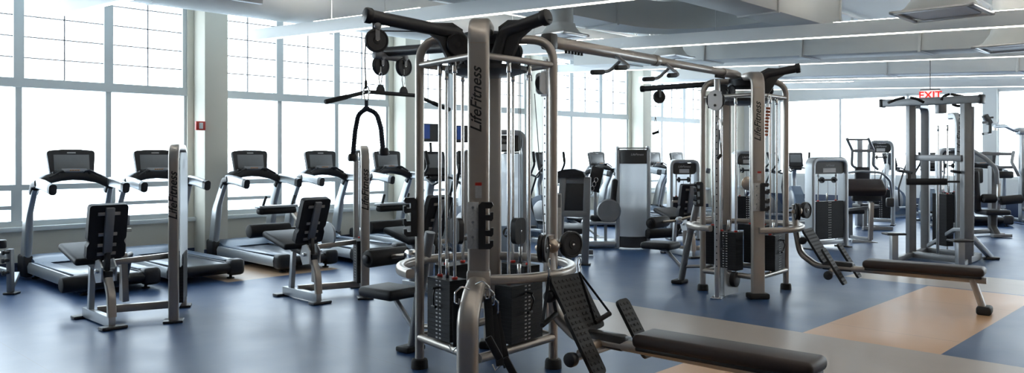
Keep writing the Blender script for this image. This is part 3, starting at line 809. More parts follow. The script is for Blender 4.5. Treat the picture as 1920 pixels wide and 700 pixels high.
m.build('bolt_heads', M_steel, t)
sdv = nrm(dd.cross(Z_))
for f, sg in ((.25, 1), (.31, -1), (.50, 1), (.56, -1)):
    p = q1 * f; e = sdv * sg
    # grips: out sideways, dropping, then running back along the bar
    m = MB(); m.tube(fillet([p, p + V((0, 0, -.13)) + e * .16, p + V((0, 0, -.155)) + e * .18 - dd * .26], .06), .015, 10); g = m.build('grip', M_grey, t)
    m = MB(); m.cyl(p + V((0, 0, -.141)) + e * .168 - dd * .09, p + V((0, 0, -.155)) + e * .18 - dd * .265, .021, .004, 12); m.build('grip_sleeve', M_rubber, g)

# ---------------------------------------------------------------- attachments hanging on the towers
def carabiner(t, c, h=.085, w=.036, ax=(1, 0, 0), m_=None):
    a = nrm(ax); c = V(c); m = MB(); pts = []
    for k in range(24):
        u = 2 * PI * k / 24; x = math.cos(u); y = math.sin(u)
        pts.append(c + a * (x * w / 2 * (1 if y > 0 else .75)) + Z_ * (y * h / 2))
    m.tube(pts, .0045, 8, closed=True); return m.build('carabiner', m_ or M_steel, t)
# rope
top = P(687, 203, 5.2)
t = thing('rope_handle', 'dark braided pull-down rope hanging from the upper left pulley of the near cable tower', 'rope handle', top)
L_ = lambda px, py: P(px, py, 5.2) - top
carabiner(t, L_(687, 176), .10, .04)
m = MB(); m.cyl(L_(687, 188), L_(687, 206), .012, .003, 12); m.ball(L_(687, 204), .024, (1, .8, .8)); m.build('clasp', M_navycloth, t)
def braid(pts, r, nm):
    pts = [V(p) for p in pts]; dense = []
    for i in range(len(pts) - 1):
        k = max(1, int((pts[i + 1] - pts[i]).length / .006))
        for j in range(k): dense.append(pts[i].lerp(pts[i + 1], j / k))
    dense.append(pts[-1]); m = MB()
    for ph in range(3):
        out = []; acc = 0
        for i, p in enumerate(dense):
            tg = nrm(dense[min(i + 1, len(dense) - 1)] - dense[max(i - 1, 0)]); u = nrm(Y_ - tg * tg.y); w = tg.cross(u)
            if i: acc += (p - dense[i - 1]).length
            an = acc / .052 * 2 * PI + ph * 2 * PI / 3
            out.append(p + (u * math.cos(an) + w * math.sin(an)) * r * .52)
        m.tube(out, r * .58, 7)
    return m.build(nm, M_navycloth, t)
braid(fillet([L_(687, 204), L_(672, 214), L_(666, 245), L_(662, 288)], .09, 8), .0155, 'rope_strand')
braid(fillet([L_(687, 204), L_(706, 212), L_(714, 240), L_(718, 280)], .09, 8), .0155, 'rope_strand')
for px, py in ((661, 296), (720, 285)):
    m = MB(); m.lathe(L_(px, py - 8), -Z_, [(0, .016), (.006, .027), (.025, .033), (.045, .031), (.052, .022)], 18); m.build('rubber_stop', M_black, t)
# lat bar
bc = O1 + DIR[1] * 1.09 + V((.05, 0, 2.045))
t = thing('lat_pulldown_bar', 'long dark lat bar with bent-down ends hung behind the rope', 'lat bar', bc)
m = MB(); m.tube(fillet([ls * -.66 + V((0, 0, -.10)), ls * -.26, ls * .26, ls * .66 + V((0, 0, -.10))], .12, 6), .016, 12); m.build('bar', M_black, t)
for sg in (-1, 1):
    p = ls * (.125 * sg); m = MB(); m.prism([(-.045, 0), (.045, 0), (.035, .03), (.018, .052), (-.018, .052), (-.035, .03)], p + V((0, 0, .012)), ls, Z_, .012); m.build('lug', M_black, t)
    carabiner(t, p + V((0, 0, .115)), .105, .036, ls)
    m = MB(); m.tube([p + V((0, 0, .16)), p + V((0, 0, .21))], .006, 8); m.build('link', M_steel, t)
    m = MB(); e = ls * sg; m.cyl(e * .46 + V((0, 0, -.05)), e * .665 + V((0, 0, -.1012)), .019, .003, 12); m.build('grip', M_rubber, t)
# strap handles
def strap_handle(top, label, spread, drop, axis, hang=.06, where=None, group=None, lean=V((0, 0, 0))):
    t = thing('strap_handle', label, 'strap handle', top); a = nrm(axis)
    if hang: carabiner(t, V((0, 0, -hang * .5)), hang * 1.15, .032, a)
    z0 = -hang; b0 = V((-a.y, a.x, 0)) * .0
    e0 = a * -spread + V((0, 0, z0 - drop)) + lean; e1 = a * spread + V((0, 0, z0 - drop * .86)) + lean
    for e in (e0, e1):
        m = MB(); m.seg(V((0, 0, z0 + .006)), e, .003, .022, a.cross(Z_), 0); m.build('strap', M_strap, t)
    m = MB(); m.cyl(e0, e1, .017, .004, 14); m.build('grip', M_rubber, t)
    return t
d3 = DIR[2]; s3 = side_of(d3)
strap_handle(O1 + d3 * .70 - s3 * .17 + V((0, 0, .86)), 'black strap handle clipped left of the big footplate on the near tower', .10, .30, (.5, .86, 0), .11)
strap_handle(O1 + d3 * .735 + s3 * .12 + V((0, 0, .845)), 'black stirrup handle lying over the big footplate of the near tower', .07, .30, (.75, .6, .0), .10, lean=d3 * .19)
strap_handle(P(1229, 200, 9.92), 'small handle dangling from the left arm of the far cable tower', .04, .2, (1, 0, 0), .14)
strap_handle(TW2.matrix_world @ V((0, 0, 0)) + V(P(1346, 212, 8.55)) if False else P(1349, 224, 8.52), 'black single handle hung on the chromed adjustable column of the far cable tower', .02, .30, (1, .2, 0), .12)
# bunch of straps on the hump of the near tower
for k, (px, py, tilt) in enumerate(((857, 560, 0), (914, 550, .02), (923, 562, .05), (931, 578, .07))):
    c = P(px, py, 4.96 + .05 * k)
    lab = ['black strap on the chrome hook left of the near tower front leg', 'black strap on the upper chrome hook right of the front leg', 'black strap on the middle chrome hook right of the front leg', 'black strap on the lowest chrome hook right of the front leg'][k]
    t = thing('ankle_strap', lab, 'strap', c)
    m = MB(); sx = -1 if k == 0 else 1
    m.tube(fillet([V((-.075 * sx, .03, .05)), V((-.03 * sx, 0, .075)), V((.012 * sx, -.01, .04)), V((.012 * sx, -.01, -.03)), V((-.012 * sx, -.01, -.035)), V((-.012 * sx, -.01, .0))], .025, 4), .006, 8); m.build('hook', M_steel, t)
    m = MB(); L = (.30, .34, .42, .38)[k]
    m.sweep(fillet([V((0, 0, -.02)), V((.005 * sx, .01, -.10)), V((tilt, 0, -L))], .05, 4), rrect(.05, .006, .002, 2), up=Y_); m.build('strap', M_strap, t)
    if k in (1, 3):
        m = MB(); m.box(V((tilt + .02, -.02, -L)), (.05, .025, .16), Matrix.Rotation(-.5, 3, 'Y'), .01); m.build('cuff', M_vinyl, t)
    else:
        m = MB(); m.tube([V((tilt, 0, -L)), V((tilt - .03, .0, -L - .03)), V((tilt - .05, .0, -L + .01))], .006, 8); m.build('clip', M_steel, t)
# rust coloured band hanging on the far tower
t = thing('resistance_band', 'rust-red banded strap hanging at the right of the far tower lettering', 'band', P(1440, 200, 8.75))
m = MB()
for k in range(9): m.box((-.003 * k, 0, -.036 * k - .02), (.045, .022, .026), Matrix.Rotation(.09, 3, 'Y'), .006)
m.build('band', M_redchain, t)
m = MB(); m.tube([V((0, 0, .14)), V((0, 0, 0)), V((-.028, 0, -.36))], .006, 8); m.build('cord', M_steel, t)
# ================================================================ TREADMILLS (local +y faces the windows)
def make_treadmill(name, label, loc, rot, group):
    t = thing(name, label, 'treadmill', loc, rot, group)
    m = MB(); m.box((0, -.16, .185), (.56, 1.62, .03), None, .008); m.build('belt', M_belt, t)
    for sx in (-1, 1):
        m = MB(); m.sweep([(sx * .37, -.92, .17), (sx * .37, .66, .185)], [(-.09, -.09), (.09, -.09), (.095, -.01), (.075, .035), (-.075, .035), (-.095, -.01)], up=Z_); m.build('side_rail', M_frame2, t)
        m = MB(); m.box((sx * .34, -.13, .222), (.15, 1.5, .012), None, .005); m.build('foot_strip', M_deckblue, t)
        m = MB(); m.box((sx * .36, -.98, .145), (.20, .18, .20), None, .05, 3); m.build('rear_cap', M_black, t)
        for y in (-.93, .8):
            m = MB(); m.lathe((sx * .33, y, 0), Z_, [(0, .045), (.012, .045), (.016, .018), (.09, .018)], 14); m.build('foot', M_rubber, t)
    m = MB(); m.box((0, -.13, .11), (.60, 1.7, .09), None, .02); m.build('under_frame', M_black, t)
    m = MB(); m.cyl((-.30, -.99, .145), (.30, -.99, .145), .062, .006, 20); m.build('rear_roller', M_black, t)
    m = MB()
    m.sweep([(0, .55, .17), (0, .64, .215), (0, .75, .245), (0, .95, .235), (0, 1.02, .16)], [(-.40, -.09), (.40, -.09), (.42, -.05), (.40, .035), (.30, .055), (-.30, .055), (-.40, .035), (-.42, -.05)], up=Z_); m.build('motor_hood', M_deckblue, t)
    m = MB(); m.box((0, .90, .28), (.5, .12, .014), None, .004); m.build('hood_trim', M_frame2, t)
    for sx in (-1, 1):
        m = MB(); p = fillet([(sx * .44, .82, .17), (sx * .445, .68, .80), (sx * .43, .50, 1.14)], .5, 8)
        m.sweep(p, rrect(.085, .17, .035, 4), up=(0, -1, .3), scale=[1.1 - .32 * k / (len(p) - 1) for k in range(len(p))]); u = m.build('upright', M_frame2, t)
        m = MB(); m.box((sx * .44, .83, .17), (.12, .26, .28), None, .035, 3); m.build('upright_boot', M_black, u)
        m = MB(); m.sweep(fillet([(sx * .43, .54, 1.08), (sx * .43, .47, 1.18), (sx * .42, .36, 1.2)], .06), rrect(.10, .10, .035, 4), up=X_); m.build('elbow', M_black, u)
        m = MB(); p = [(sx * .42, .42, 1.2), (sx * .415, .2, 1.185), (sx * .41, -.08, 1.145)]; m.sweep(p, rrect(.08, .125, .035, 4), up=Z_); a = m.build('arm_rest', M_frame2, t)
        m = MB(); m.sweep([(sx * .41, -.06, 1.148), (sx * .41, -.13, 1.137)], rrect(.084, .13, .036, 4), up=Z_); m.build('arm_cap', M_black, a)
    m = MB(); pts = [(-.43, .46, 1.17), (-.30, .50, 1.245), (-.15, .53, 1.285), (0, .54, 1.30), (.15, .53, 1.285), (.30, .50, 1.245), (.43, .46, 1.17)]
    m.sweep(pts, rrect(.15, .13, .045, 4), up=Z_, scale=[.85, .95, 1.05, 1.1, 1.05, .95, .85]); b = m.build('console_bridge', M_black, t)
    m = MB(); m.box((0, .46, 1.345), (.30, .05, .055), axes(X_, V((0, .5, .87))), .012); k = m.build('keypad', M_grey, b)
    m = MB()
    for q in range(4): m.box((-.045 + .03 * q, .431, 1.352), (.022, .006, .022), axes(X_, V((0, .5, .87))), .002)
    m.build('buttons', M_orange, k)
    for sx in (-1, 1):
        m = MB(); m.lathe((sx * .2, .47, 1.30), Z_, [(0, .042), (.035, .045), (.04, .036), (.01, .032)], 16); m.build('cup_holder', M_black, b)
        m = MB(); m.tube(fillet([(sx * .11, .46, 1.33), (sx * .16, .38, 1.35), (sx * .30, .36, 1.27)], .04), .014, 8); m.build('front_handle', M_black, b)
    sa = axes(X_, V((0, .15, .989)))
    m = MB(); c = V((0, .56, 1.445)); pol = fillet_poly([(-.25, -.145), (.25, -.145), (.282, .138), (.1, .152), (-.1, .152), (-.282, .138)], .045, 5)
    m.prism([(x, y * 1.1) for x, y in pol], c, X_, V((0, .15, .989)), .05); s = m.build('monitor', M_black, t)
    n = -(sa @ V((0, 0, 1))) if (sa @ V((0, 0, 1))).y > 0 else sa @ V((0, 0, 1))
    m = MB(); m.box(c + n * .0255 + sa @ V((0, .0, 0)), (.41, .20, .003), sa, .001); m.build('screen', M_tscr, s)
    m = MB(); m.box(c + n * .0255 + sa @ V((0, .125, 0)), (.10, .014, .003), sa, .001); m.build('badge', M_tick, s)
    m = MB(); m.sweep([(0, .55, 1.28), (0, .575, 1.36)], rrect(.2, .05, .02), up=Y_); m.build('monitor_neck', M_black, t)
    return t
TG = 'treadmills in a row along the windows'
def tmpos(px): 
    r = (px - CX) / F; d = 11.0 / (SA - r * CA); a = d * (r * SA + CA); return W(a, 10.43)
TM1 = make_treadmill('treadmill', 'treadmill at the left end of the row, nearest the left edge', tmpos(133), ROOM, TG)
for px, lb in ((290, 'second treadmill from the left, screen partly behind the upright with black lettering'), (468, 'treadmill just right of the beige column with the red alarm'),
               (600, 'treadmill behind the left side of the rope, its screen left of the leg curl upright'), (725, 'treadmill whose screen shows right under the right end of the rope'),
               (1118, 'treadmill in the distance left of the silver curved shroud'), (1172, 'treadmill almost hidden behind the silver curved shroud'), (1225, 'treadmill in the distance just right of the silver curved shroud'),
               (1268, 'farthest treadmill of the row, above the pale arched machine')):
    place_copy(TM1, tmpos(px), ROOM, lb)
place_copy(TM1, P(1846, 290, 18.2) * 1 + V((0, 0, -CH)), -.45, 'lone treadmill at the far right, its grey screen beside the dip tower', 'cardio machines at the far right')

# ================================================================ LEG MACHINES (local x along windows, y to windows)
def stack_arch(t, x, y0, y1, h, w=.09, dep=.06, rad=.15, txt=True, side=-1, rot=0.0, txtsize=.105, white=True):
    before = set(t.children)
    _stack_arch(t, x, y0, y1, h, w, dep, rad, txt, side, txtsize, white)
    T = Matrix.Translation((x, y0, 0)) @ Matrix.Rotation(rot, 4, 'Z') @ Matrix.Translation((-x, -y0, 0))
    for o in t.children:
        if o in before: continue
        for q in [o] + list(o.children): q.data.transform(T)
def _stack_arch(t, x, y0, y1, h, w, dep, rad, txt, side, txtsize, white):
    """slim tower: an arch in the y-z plane with a stack inside, shroud on one flank"""
    m = MB(); m.sweep(fillet([(x, y0, 0.02), (x, y0, h), (x, y1, h), (x, y1, .02)], rad, 8), rrect(w, dep, .018, 3), up=X_) if False else m.sweep(fillet([(x, y0, 0.02), (x, y0, h), (x, y1, h), (x, y1, .02)], rad, 8), [(q, p) for p, q in rrect(w, dep, .018, 3)], up=X_)
    fr = m.build('tower_frame', M_frame, t)
    if txt: lettering('LifeFitness', txtsize, (x, y0 - dep / 2 - .001, h * .72), Z_, -X_, M_ink, fr, shear=.35, bold=.0015)
    for y in (y0, y1):
        m = MB(); m.box((x, y, .012), (w * 1.9, .16, .024), None, .006); m.build('foot_plate', M_dark, fr)
    if white:
        m = MB(); m.prism([(y0 + .05, .5), (y1 - .05, .5), (y1 - .05, h - .12), (y1 - .12, h - .05), (y0 + .12, h - .05), (y0 + .05, h - .12)], (x + side * w * .58, 0, 0), Y_, Z_, .008); m.build('shroud_panel', M_plexi, t)
    c = (x, (y0 + y1) / 2); weight_stack(t, c, V((-side, 0, 0)), top=.60, bot=.14, w=(y1 - y0) * .5, dep=.13, rods=h - .05, ticks=True, pin=False)
    m = MB(); m.pulley((x, (y0 + y1) / 2, h - .16), X_, .06, .03); m.build('pulley', M_black, t)
    cable_part(t, [(x, (y0 + y1) / 2, .6), (x, (y0 + y1) / 2, h - .2)])
    m = MB(); m.sweep([(x, y0 + .03, .11), (x, y1 - .03, .11)], rrect(.05, .05, .01), up=Z_); m.build('cross_rail', M_frame2, t)
    return fr
def make_leg_machine(label, loc, rot, curl, towerside):
    t = thing('leg_curl_machine' if curl else 'leg_extension_machine', label, 'leg machine', loc, rot)
    m = MB(); m.seg((0, -.34, .06), (0, .34, .06), .06, .09); m.build('base_beam', M_frame2, t)
    for y in (-.36, .36):
        m = MB(); m.box((0, y, .015), (.22, .11, .03), None, .01); m.build('foot', M_dark, t)
    m = MB(); m.seg((0.03, .12, .10), (.68, -.10, .10), .05, .07); m.build('link_rail', M_frame, t)
    m = MB(); m.sweep(fillet([(0, -.33, .10), (0, -.31, .30), (0, -.20, .50)], .25), rrect(.05, .075, .014, 3), up=X_); m.build('rear_post', M_frame, t)
    m = MB(); m.seg((0, .20, .10), (0, .16, .50), .05, .05, up=X_); m.build('front_post', M_frame2, t)
    m = MB(); m.seg((.34, .28, .12), (.30, .22, .60), .05, .06, up=X_); m.seg((.30, .22, .57), (.0, .18, .50), .05, .05); m.build('side_post', M_frame, t)
    m = MB(); m.seg((0, -.26, .47), (0, .48, .60), .07, .06); m.build('seat_frame', M_dark, t)
    m = MB(); m.prism([(-.09, -.09), (.04, -.11), (.09, -.02), (.05, .09), (-.03, .11), (-.1, .04)], (.06, -.17, .50), Y_, Z_, .014); m.prism([(-.09, -.09), (.04, -.11), (.09, -.02), (.05, .09), (-.03, .11), (-.1, .04)], (-.06, -.17, .50), Y_, Z_, .014); m.cyl((-.09, -.17, .5), (.09, -.17, .5), .02, .003, 12); m.build('pivot_plate', M_alu, t)
    sx = axes(X_, V((0, .97, .23)))
    m = MB(); m.box((.01, .25, .625), (.41, .50, .07), sx, .03, 4); m.build('seat', M_vinyl, t)
    # back pad: waisted, leaning towards the camera
    up = nrm((0, -.36, .93)) if curl else nrm((0, -.20, .98)); c = V((.0, -.20, .86))
    pol = fillet_poly([(-.165, .25), (.165, .25), (.165, -.06), (.145, -.09), (.165, -.13), (.165, -.25), (-.165, -.25), (-.165, -.13), (-.145, -.09), (-.165, -.06)], .035)
    n = nrm(X_.cross(up)); n = -n if n.y > 0 else n
    m = MB(); m.prism(pol, c, X_, up, .065); bp = m.build('back_pad', M_vinyl, t)
    m = MB(); m.box(c + n * .055 + up * .02, (.075, .42, .035), axes(X_, up), .006); m.build('back_bar', M_grey, t)
    for z in (.17, -.02, -.12, -.2):
        m = MB(); m.box(c + n * .038 + up * z, (.16 if z < .1 else .19, .03, .012), axes(X_, up), .003); m.build('back_bracket', M_frame, t)
    m = MB(); m.seg(c + n * .06 - up * .18, V((0, -.2, .49)), .06, .04, X_); m.build('back_hinge', M_dark, t)
    if not curl:
        m = MB(); m.cyl((-.05, .90, .25), (.52, .90, .25), .08, .02, 24); m.build('ankle_roller', M_rubber, t)
        m = MB(); m.tube(fillet([(.32, .25, .56), (.50, .55, .55), (.58, .90, .25)], .1), .02, 10); m.cyl((.52, .90, .25), (.61, .90, .25), .03, .004, 12); m.build('roller_arm', M_dark, t)
        m = MB(); m.seg((.38, .46, .1), (.38, .44, .86), .05, .045, X_); m.seg((.14, .45, .80), (.45, .42, .80), .035, .035); m.build('range_post', M_frame, t)
        m = MB(); m.box((.38, .44, .90), (.10, .09, .10), None, .01); m.build('range_box', M_grey, t)
    else:
        m = MB(); m.cyl((-.26, .66, .70), (.24, .66, .70), .075, .02, 24); m.build('ankle_roller', M_rubber, t)
        m = MB(); m.tube([(.24, .66, .70), (.36, .6, .70)], .02, 10); m.tube(fillet([(.36, .6, .7), (.36, .40, .66), (.30, .22, .58)], .1), .022, 10); m.build('roller_arm', M_dark, t)
        m = MB(); m.box((.05, .60, .92), (.46, .11, .075), None, .03, 3); th = m.build('thigh_pad', M_rubber, t)
        m = MB(); m.box((.05, .60, .967), (.48, .12, .03), None, .01); m.build('thigh_pad_cover', M_frame2, th)
        for x in (-.12, .24):
            m = MB(); m.tube([(x, .6, .97), (x + .05, .62, 1.08)], .016, 8); m.build('thigh_handle', M_black, t)
        m = MB(); m.seg((.30, .30, .56), (.26, .60, .90), .05, .05, X_); m.build('thigh_bar', M_frame, t)
        m = MB(); m.lathe((.33, .02, .66), X_, [(0, .02), (.0, .14), (.012, .15), (.024, .14), (.03, .06), (.07, .04), (.075, .01)], 28); m.build('cam_wheel', M_frame2, t)
    m = MB(); m.seg((0.02, -.05, .55), (.66, -.12, .58), .05, .05); m.build('tower_link', M_frame, t)
    if towerside: stack_arch(t, .50, -.45, .33, 1.62, txt=True, side=towerside, rot=-.508)
    return t
LM1 = make_leg_machine('leg extension machine at left, its slim lettered tower before the second treadmill', (-3.80, 7.35, 0), ROOM, False, 1)
LM2 = make_leg_machine('leg curl machine with silver cam wheel, its slim tower just below the rope', (-2.25, 8.55, 0), ROOM, True, 1)
LM3 = place_copy(LM2, (-1.0, 9.0, 0), ROOM, 'leg curl machine half hidden behind the left posts of the near cable tower')
LM4 = make_leg_machine('small leg machine with black back pad just left of the far cable tower', FL(1263, 480) + V((.12, .04, 0)), ROOM - .42, False, 0)

# ================================================================ ELLIPTICALS
def make_elliptical(name, label, loc, rot, tv, group):
    t = thing(name, label, 'elliptical trainer', loc, rot, group)
    m = MB(); m.seg((0, -.8, .06), (0, .75, .06), .10, .08, bev=.02); m.seg((-.32, -.78, .05), (.32, -.78, .05), .08, .07, bev=.02); m.seg((-.32, .7, .05), (.32, .7, .05), .08, .07, bev=.02); m.build('base_frame', M_frame2, t)
    m = MB(); m.prism(fillet_poly([(.12, .08), (.98, .08), (1.0, .35), (.84, .74), (.62, .80), (.30, .60), (.10, .30)], .12, 6), (0, -.22, 0), Y_, Z_, .22); m.build('drive_housing', M_deckblue, t)
    m = MB(); m.lathe((-.13, .38, .42), X_, [(0, .02), (.0, .24), (.02, .27), (.24, .27), (.26, .24), (.26, .02)], 32); m.build('flywheel_cover', M_grey, t)
    m = MB(); m.sweep(fillet([(0, .55, .6), (0, .62, 1.0), (0, .50, 1.30)], .3), rrect(.10, .14, .03, 3), up=Y_); m.build('mast', M_frame2, t)
    sa = axes(X_, V((0, .3, .95)))
    m = MB(); m.box((0, .44, 1.42), (.34, .07, .36) if False else (.36, .36, .06), sa, .025, 3); co = m.build('console', M_black, t)
    n = -(sa @ Z_) if (sa @ Z_).y > 0 else (sa @ Z_)
    m = MB(); m.box(V((0, .44, 1.45)) + n * .031, (.26, .2, .004), sa, .001); m.build('screen', M_tscr, co)
    m = MB(); m.box((0, .36, 1.21), (.26, .14, .08), None, .03); m.build('tray', M_black, t)
    for sx in (-1, 1):
        m = MB(); m.tube(fillet([(sx * .26, .42, .30), (sx * .30, .50, .75), (sx * .30, .32, 1.15), (sx * .24, .12, 1.38), (sx * .26, .18, 1.58)], .12), .021, 10); a = m.build('moving_arm', M_dark, t)
        m = MB(); m.cyl((sx * .243, .13, 1.41), (sx * .262, .183, 1.60), .027, .006, 12); m.build('grip', M_rubber, a)
        m = MB(); m.tube(fillet([(sx * .06, .44, 1.24), (sx * .20, .30, 1.22), (sx * .22, .02, 1.14), (sx * .16, -.1, 1.20)], .07), .018, 10); m.build('fixed_handle', M_black, t)
        m = MB(); m.seg((sx * .20, .38, .36 + .1 * sx), (sx * .20, -.55, .22 - .03 * sx), .05, .05, bev=.01); m.build('pedal_link', M_frame2, t)
        m = MB(); m.box((sx * .20, -.16, .335 + .03 * sx), (.15, .38, .045), None, .02, 3); m.build('pedal', M_black, t)
        m = MB(); m.seg((sx * .2, -.55, .2), (sx * .2, -.78, .08), .04, .04); m.build('ramp', M_alu, t)
    if tv:
        m = MB(); m.tube([(0, .52, 1.3), (0, .56, 1.72)], .02, 10); m.build('screen_post', M_dark, t)
        m = MB(); m.box((0, .52, 1.86), (.32, .04, .26), None, .012); s = m.build('television', M_black, t)
        m = MB(); m.box((0, .4985, 1.86), (.295, .003, .228), None); sc = m.build('display', M_scr, s)
        m = MB(); m.box((-.09, .4965, 1.875), (.10, .002, .2), None); m.build('picture', M_blue, sc)
    return t
EG = 'elliptical trainers'
def wall_px(px, n): r = (px - CX) / F; d = n / (SA - r * CA); return W(d * (r * SA + CA), n)
EL1 = make_elliptical('elliptical_trainer', 'elliptical with raised television seen between the left post and rods of the near cable tower', wall_px(841, 8.2), ROOM - .25, True, EG)
place_copy(EL1, wall_px(903, 8.4), ROOM - .25, 'elliptical with raised television hidden mostly behind the lettered near column')
EL3 = make_elliptical('elliptical_trainer', 'elliptical seen right of the tall rear column of the near cable tower', wall_px(992, 9.6), ROOM - .1, False, EG)
place_copy(EL3, wall_px(1050, 9.6), ROOM - .1, 'elliptical with tall curved arm grips, left of the silver curved shroud')
EG2 = 'cardio machines at the far end'
place_copy(EL3, P(1500, 290, 19) - V((0, 0, CH)), ROOM - .9, 'distant elliptical between the far cable tower and the arched stack machine', EG2)
place_copy(EL3, P(1692, 290, 19.8) - V((0, 0, CH)), ROOM + 1.2, 'distant elliptical left of the dip tower uprights', EG2)
place_copy(EL3, P(1752, 290, 17.6) - V((0, 0, CH)), ROOM - 1.0, 'distant elliptical seen between the dip tower uprights', EG2)
place_copy(EL3, P(1462, 290, 17.5) - V((0, 0, CH)), ROOM + .8, 'distant elliptical behind the rear posts of the far cable tower', EG2)
# ================================================================ SELECTOR MACHINES FURTHER BACK
def make_arch(t, w, h, dep, shroud=M_white, header=True, r=.14, txt='LifeFitness', stack=True, prof=.075, logo=False, stack_mat=True):
    """arched stack tower facing local -y, centred on the origin"""
    m = MB(); m.sweep(fillet([(-w/2, 0, .02), (-w/2, 0, h), (w/2, 0, h), (w/2, 0, .02)], r, 8), rrect(prof, dep, .02, 3) if False else [(a, b) for a, b in rrect(dep, prof, .02, 3)], up=Y_ if False else None) if False else m.sweep(fillet([(-w/2, 0, .02), (-w/2, 0, h), (w/2, 0, h), (w/2, 0, .02)], r, 8), [(a, b) for a, b in rrect(prof, dep, .02, 3)], up=Y_)
    fr = m.build('arch_frame', M_frame2, t)
    for s in (-1, 1):
        m = MB(); m.box((s * w/2, .0, .012), (prof * 1.3, dep + .12, .024), None, .006); m.build('foot', M_dark, fr)
    wi = w - prof
    if header:
        q = wi / 2 - .002; m = MB()
        m.prism(fillet_poly([(-q, h - .24), (q, h - .24), (q, h - .035), (-q, h - .035)], r * .6, 5), (0, -dep * .2, 0), X_, Z_, .03); hd = m.build('header_panel', M_dark, t)
        lettering(txt, .055, (0, -dep * .2 - .017, h - .10), X_, Z_, M_tick, hd, shear=.35)
        m = MB(); m.box((0, -dep * .2 - .016, h - .18), (wi * .42, .004, .07), None); m.build('instruction_plate', M_tick, hd)
    if shroud is not None:
        m = MB(); m.box((0, dep * .25, (h - .24 + .35) / 2 + .05), (wi - .004, .012, h - .24 - .40), None, .002); m.build('shroud_panel', shroud, t)
    if stack:
        weight_stack(t, (0, 0), V((0, -1, 0)), top=.78, bot=.16, w=wi * .9, dep=.12, rods=h - .2, ticks=True, pin=False)
        m = MB()
        for s in (-1, 1): m.pulley((s * wi * .2, -.02, h - .34), Y_ if False else X_, .05, .03)
        m.seg((-wi * .3, -.02, h - .34), (wi * .3, -.02, h - .34), .03, .03); m.build('pulley_block', M_black, t)
        cable_part(t, [(0, -.02, .78), (0, -.02, h - .36)])
    m = MB(); m.seg((-wi / 2, 0, .10), (wi / 2, 0, .10), dep * .7, .07); m.build('base_rail', M_frame2, t)
    return fr
SG = None
# white shroud with the round logo, behind the near tower
c = P(942, 290, 9.75); t = thing('stack_machine', 'tall pale shrouded stack machine with round logo, seen through the near cable tower', 'weight machine', (c.x, c.y, 0), .12)
make_arch(t, .52, 1.82, .20, None, stack=False, r=.12, prof=.06)
m = MB(); m.box((0, .0, 1.11), (.455, .012, .90), None, .002); m.build('upper_panel', M_plexi, t)
m = MB(); m.box((0, .018, .42), (.455, .05, .52), None, .004); lp = m.build('lower_panel', M_lblue, t)
m = MB(); m.lathe((.065, -.0085, .60), -Y_, [(0, .062), (.002, .062)], 28); lg = m.build('logo_disc', M_dark, lp)
lettering('LF', .10, (.065, -.0115, .60), X_, Z_, M_lblue, lg, shear=.3, bold=.004)
m = MB(); m.seg((0, .2, .40), (0, .55, .44), .3, .08, bev=.03); m.build('seat', M_vinyl, t)
m = MB(); m.seg((0, .1, .08), (0, .55, .08), .07, .07); m.seg((0, .45, .08), (0, .45, .40), .06, .06); m.build('seat_frame', M_frame2, t)

# pale arched machine right of the silver shroud
c = P(1281, 290, 14.6); t = thing('stack_machine', 'pale arched stack machine with dark header left of the far cable tower', 'weight machine', (c.x, c.y, 0), .1)
make_arch(t, .50, 1.43, .22, M_plexi, r=.11, prof=.06)
# dark arched machine behind far tower
c = P(1399, 290, 14.8); t = thing('stack_machine', 'dark headed arched machine seen through the far cable tower posts', 'weight machine', (c.x, c.y, 0), .2)
make_arch(t, .50, 1.60, .22, None, r=.16, prof=.06)
m = MB(); m.lathe((-.04, -.12, 1.02), -Y_, [(0, .12), (.03, .13), (.05, .09)], 24); m.build('round_pad', M_copper, t)
# arched stack machine right of the far tower
pr = FL(1581, 463); pl = FL(1519, 468); c = (pr + pl) / 2
AM = thing('stack_machine', 'open arched stack machine with black plates, first right of the far cable tower', 'weight machine', c, math.atan2((pr - pl).y, (pr - pl).x))
make_arch(AM, (pr - pl).length, 1.47, .17, None, r=.13, prof=.075)
m = MB(); m.seg((.29, .0, .10), (.29, .9, .10), .07, .07); m.build('side_rail', M_frame2, AM)
# copies of that arch further away
def arch_copy(px, d, w, h, rot, label, shroud=None):
    c = P(px, 290, d); t = thing('stack_machine', label, 'weight machine', (c.x, c.y, 0), rot, 'distant weight machines'); make_arch(t, w, h, .22, shroud, r=.15, prof=.065); return t
arch_copy(1652, 17.6, .48, 1.83, -.55, 'taller distant arched machine behind the preacher curl bench')
arch_copy(1779, 16.4, .40, 1.66, -.1, 'distant arched machine seen just left of the right dip tower upright')

# silver curved shroud machine
c = FL(1187, 466); t = thing('curved_shroud_machine', 'machine with silver curved shroud tower, bench and round pads on its left', 'weight machine', c, -.1)
R_ = .36; m = MB(); n = 20; a_ = .72
def curved(mb, z0, z1, r, a0=-a_, a1=a_, th=.012, yo=.25):
    vs = []; fs = []
    for k in range(n + 1):
        a = a0 + (a1 - a0) * k / n
        for rr in (r, r - th):
            for z in (z0, z1): vs.append((rr * math.sin(a), yo - rr * math.cos(a), z))
    for k in range(n):
        o = k * 4; q = o + 4
        fs += [(o, q, q + 1, o + 1), (o + 2, o + 3, q + 3, q + 2), (o + 1, q + 1, q + 3, o + 3), (o, o + 2, q + 2, q)]
    fs += [(0, 1, 3, 2), (n * 4, n * 4 + 2, n * 4 + 3, n * 4 + 1)]; mb.add(vs, fs)
curved(m, .20, 1.40, R_); m.build('curved_shroud', M_plexi, t)
weight_stack(t, (.0, .14), V((0, -1, 0)), top=.72, bot=.16, w=.34, dep=.13, rods=1.42, ticks=False, pin=False)
m = MB(); curved(m, 1.40, 1.63, R_ + .004, th=.03); h_ = m.build('header', M_dark, t)
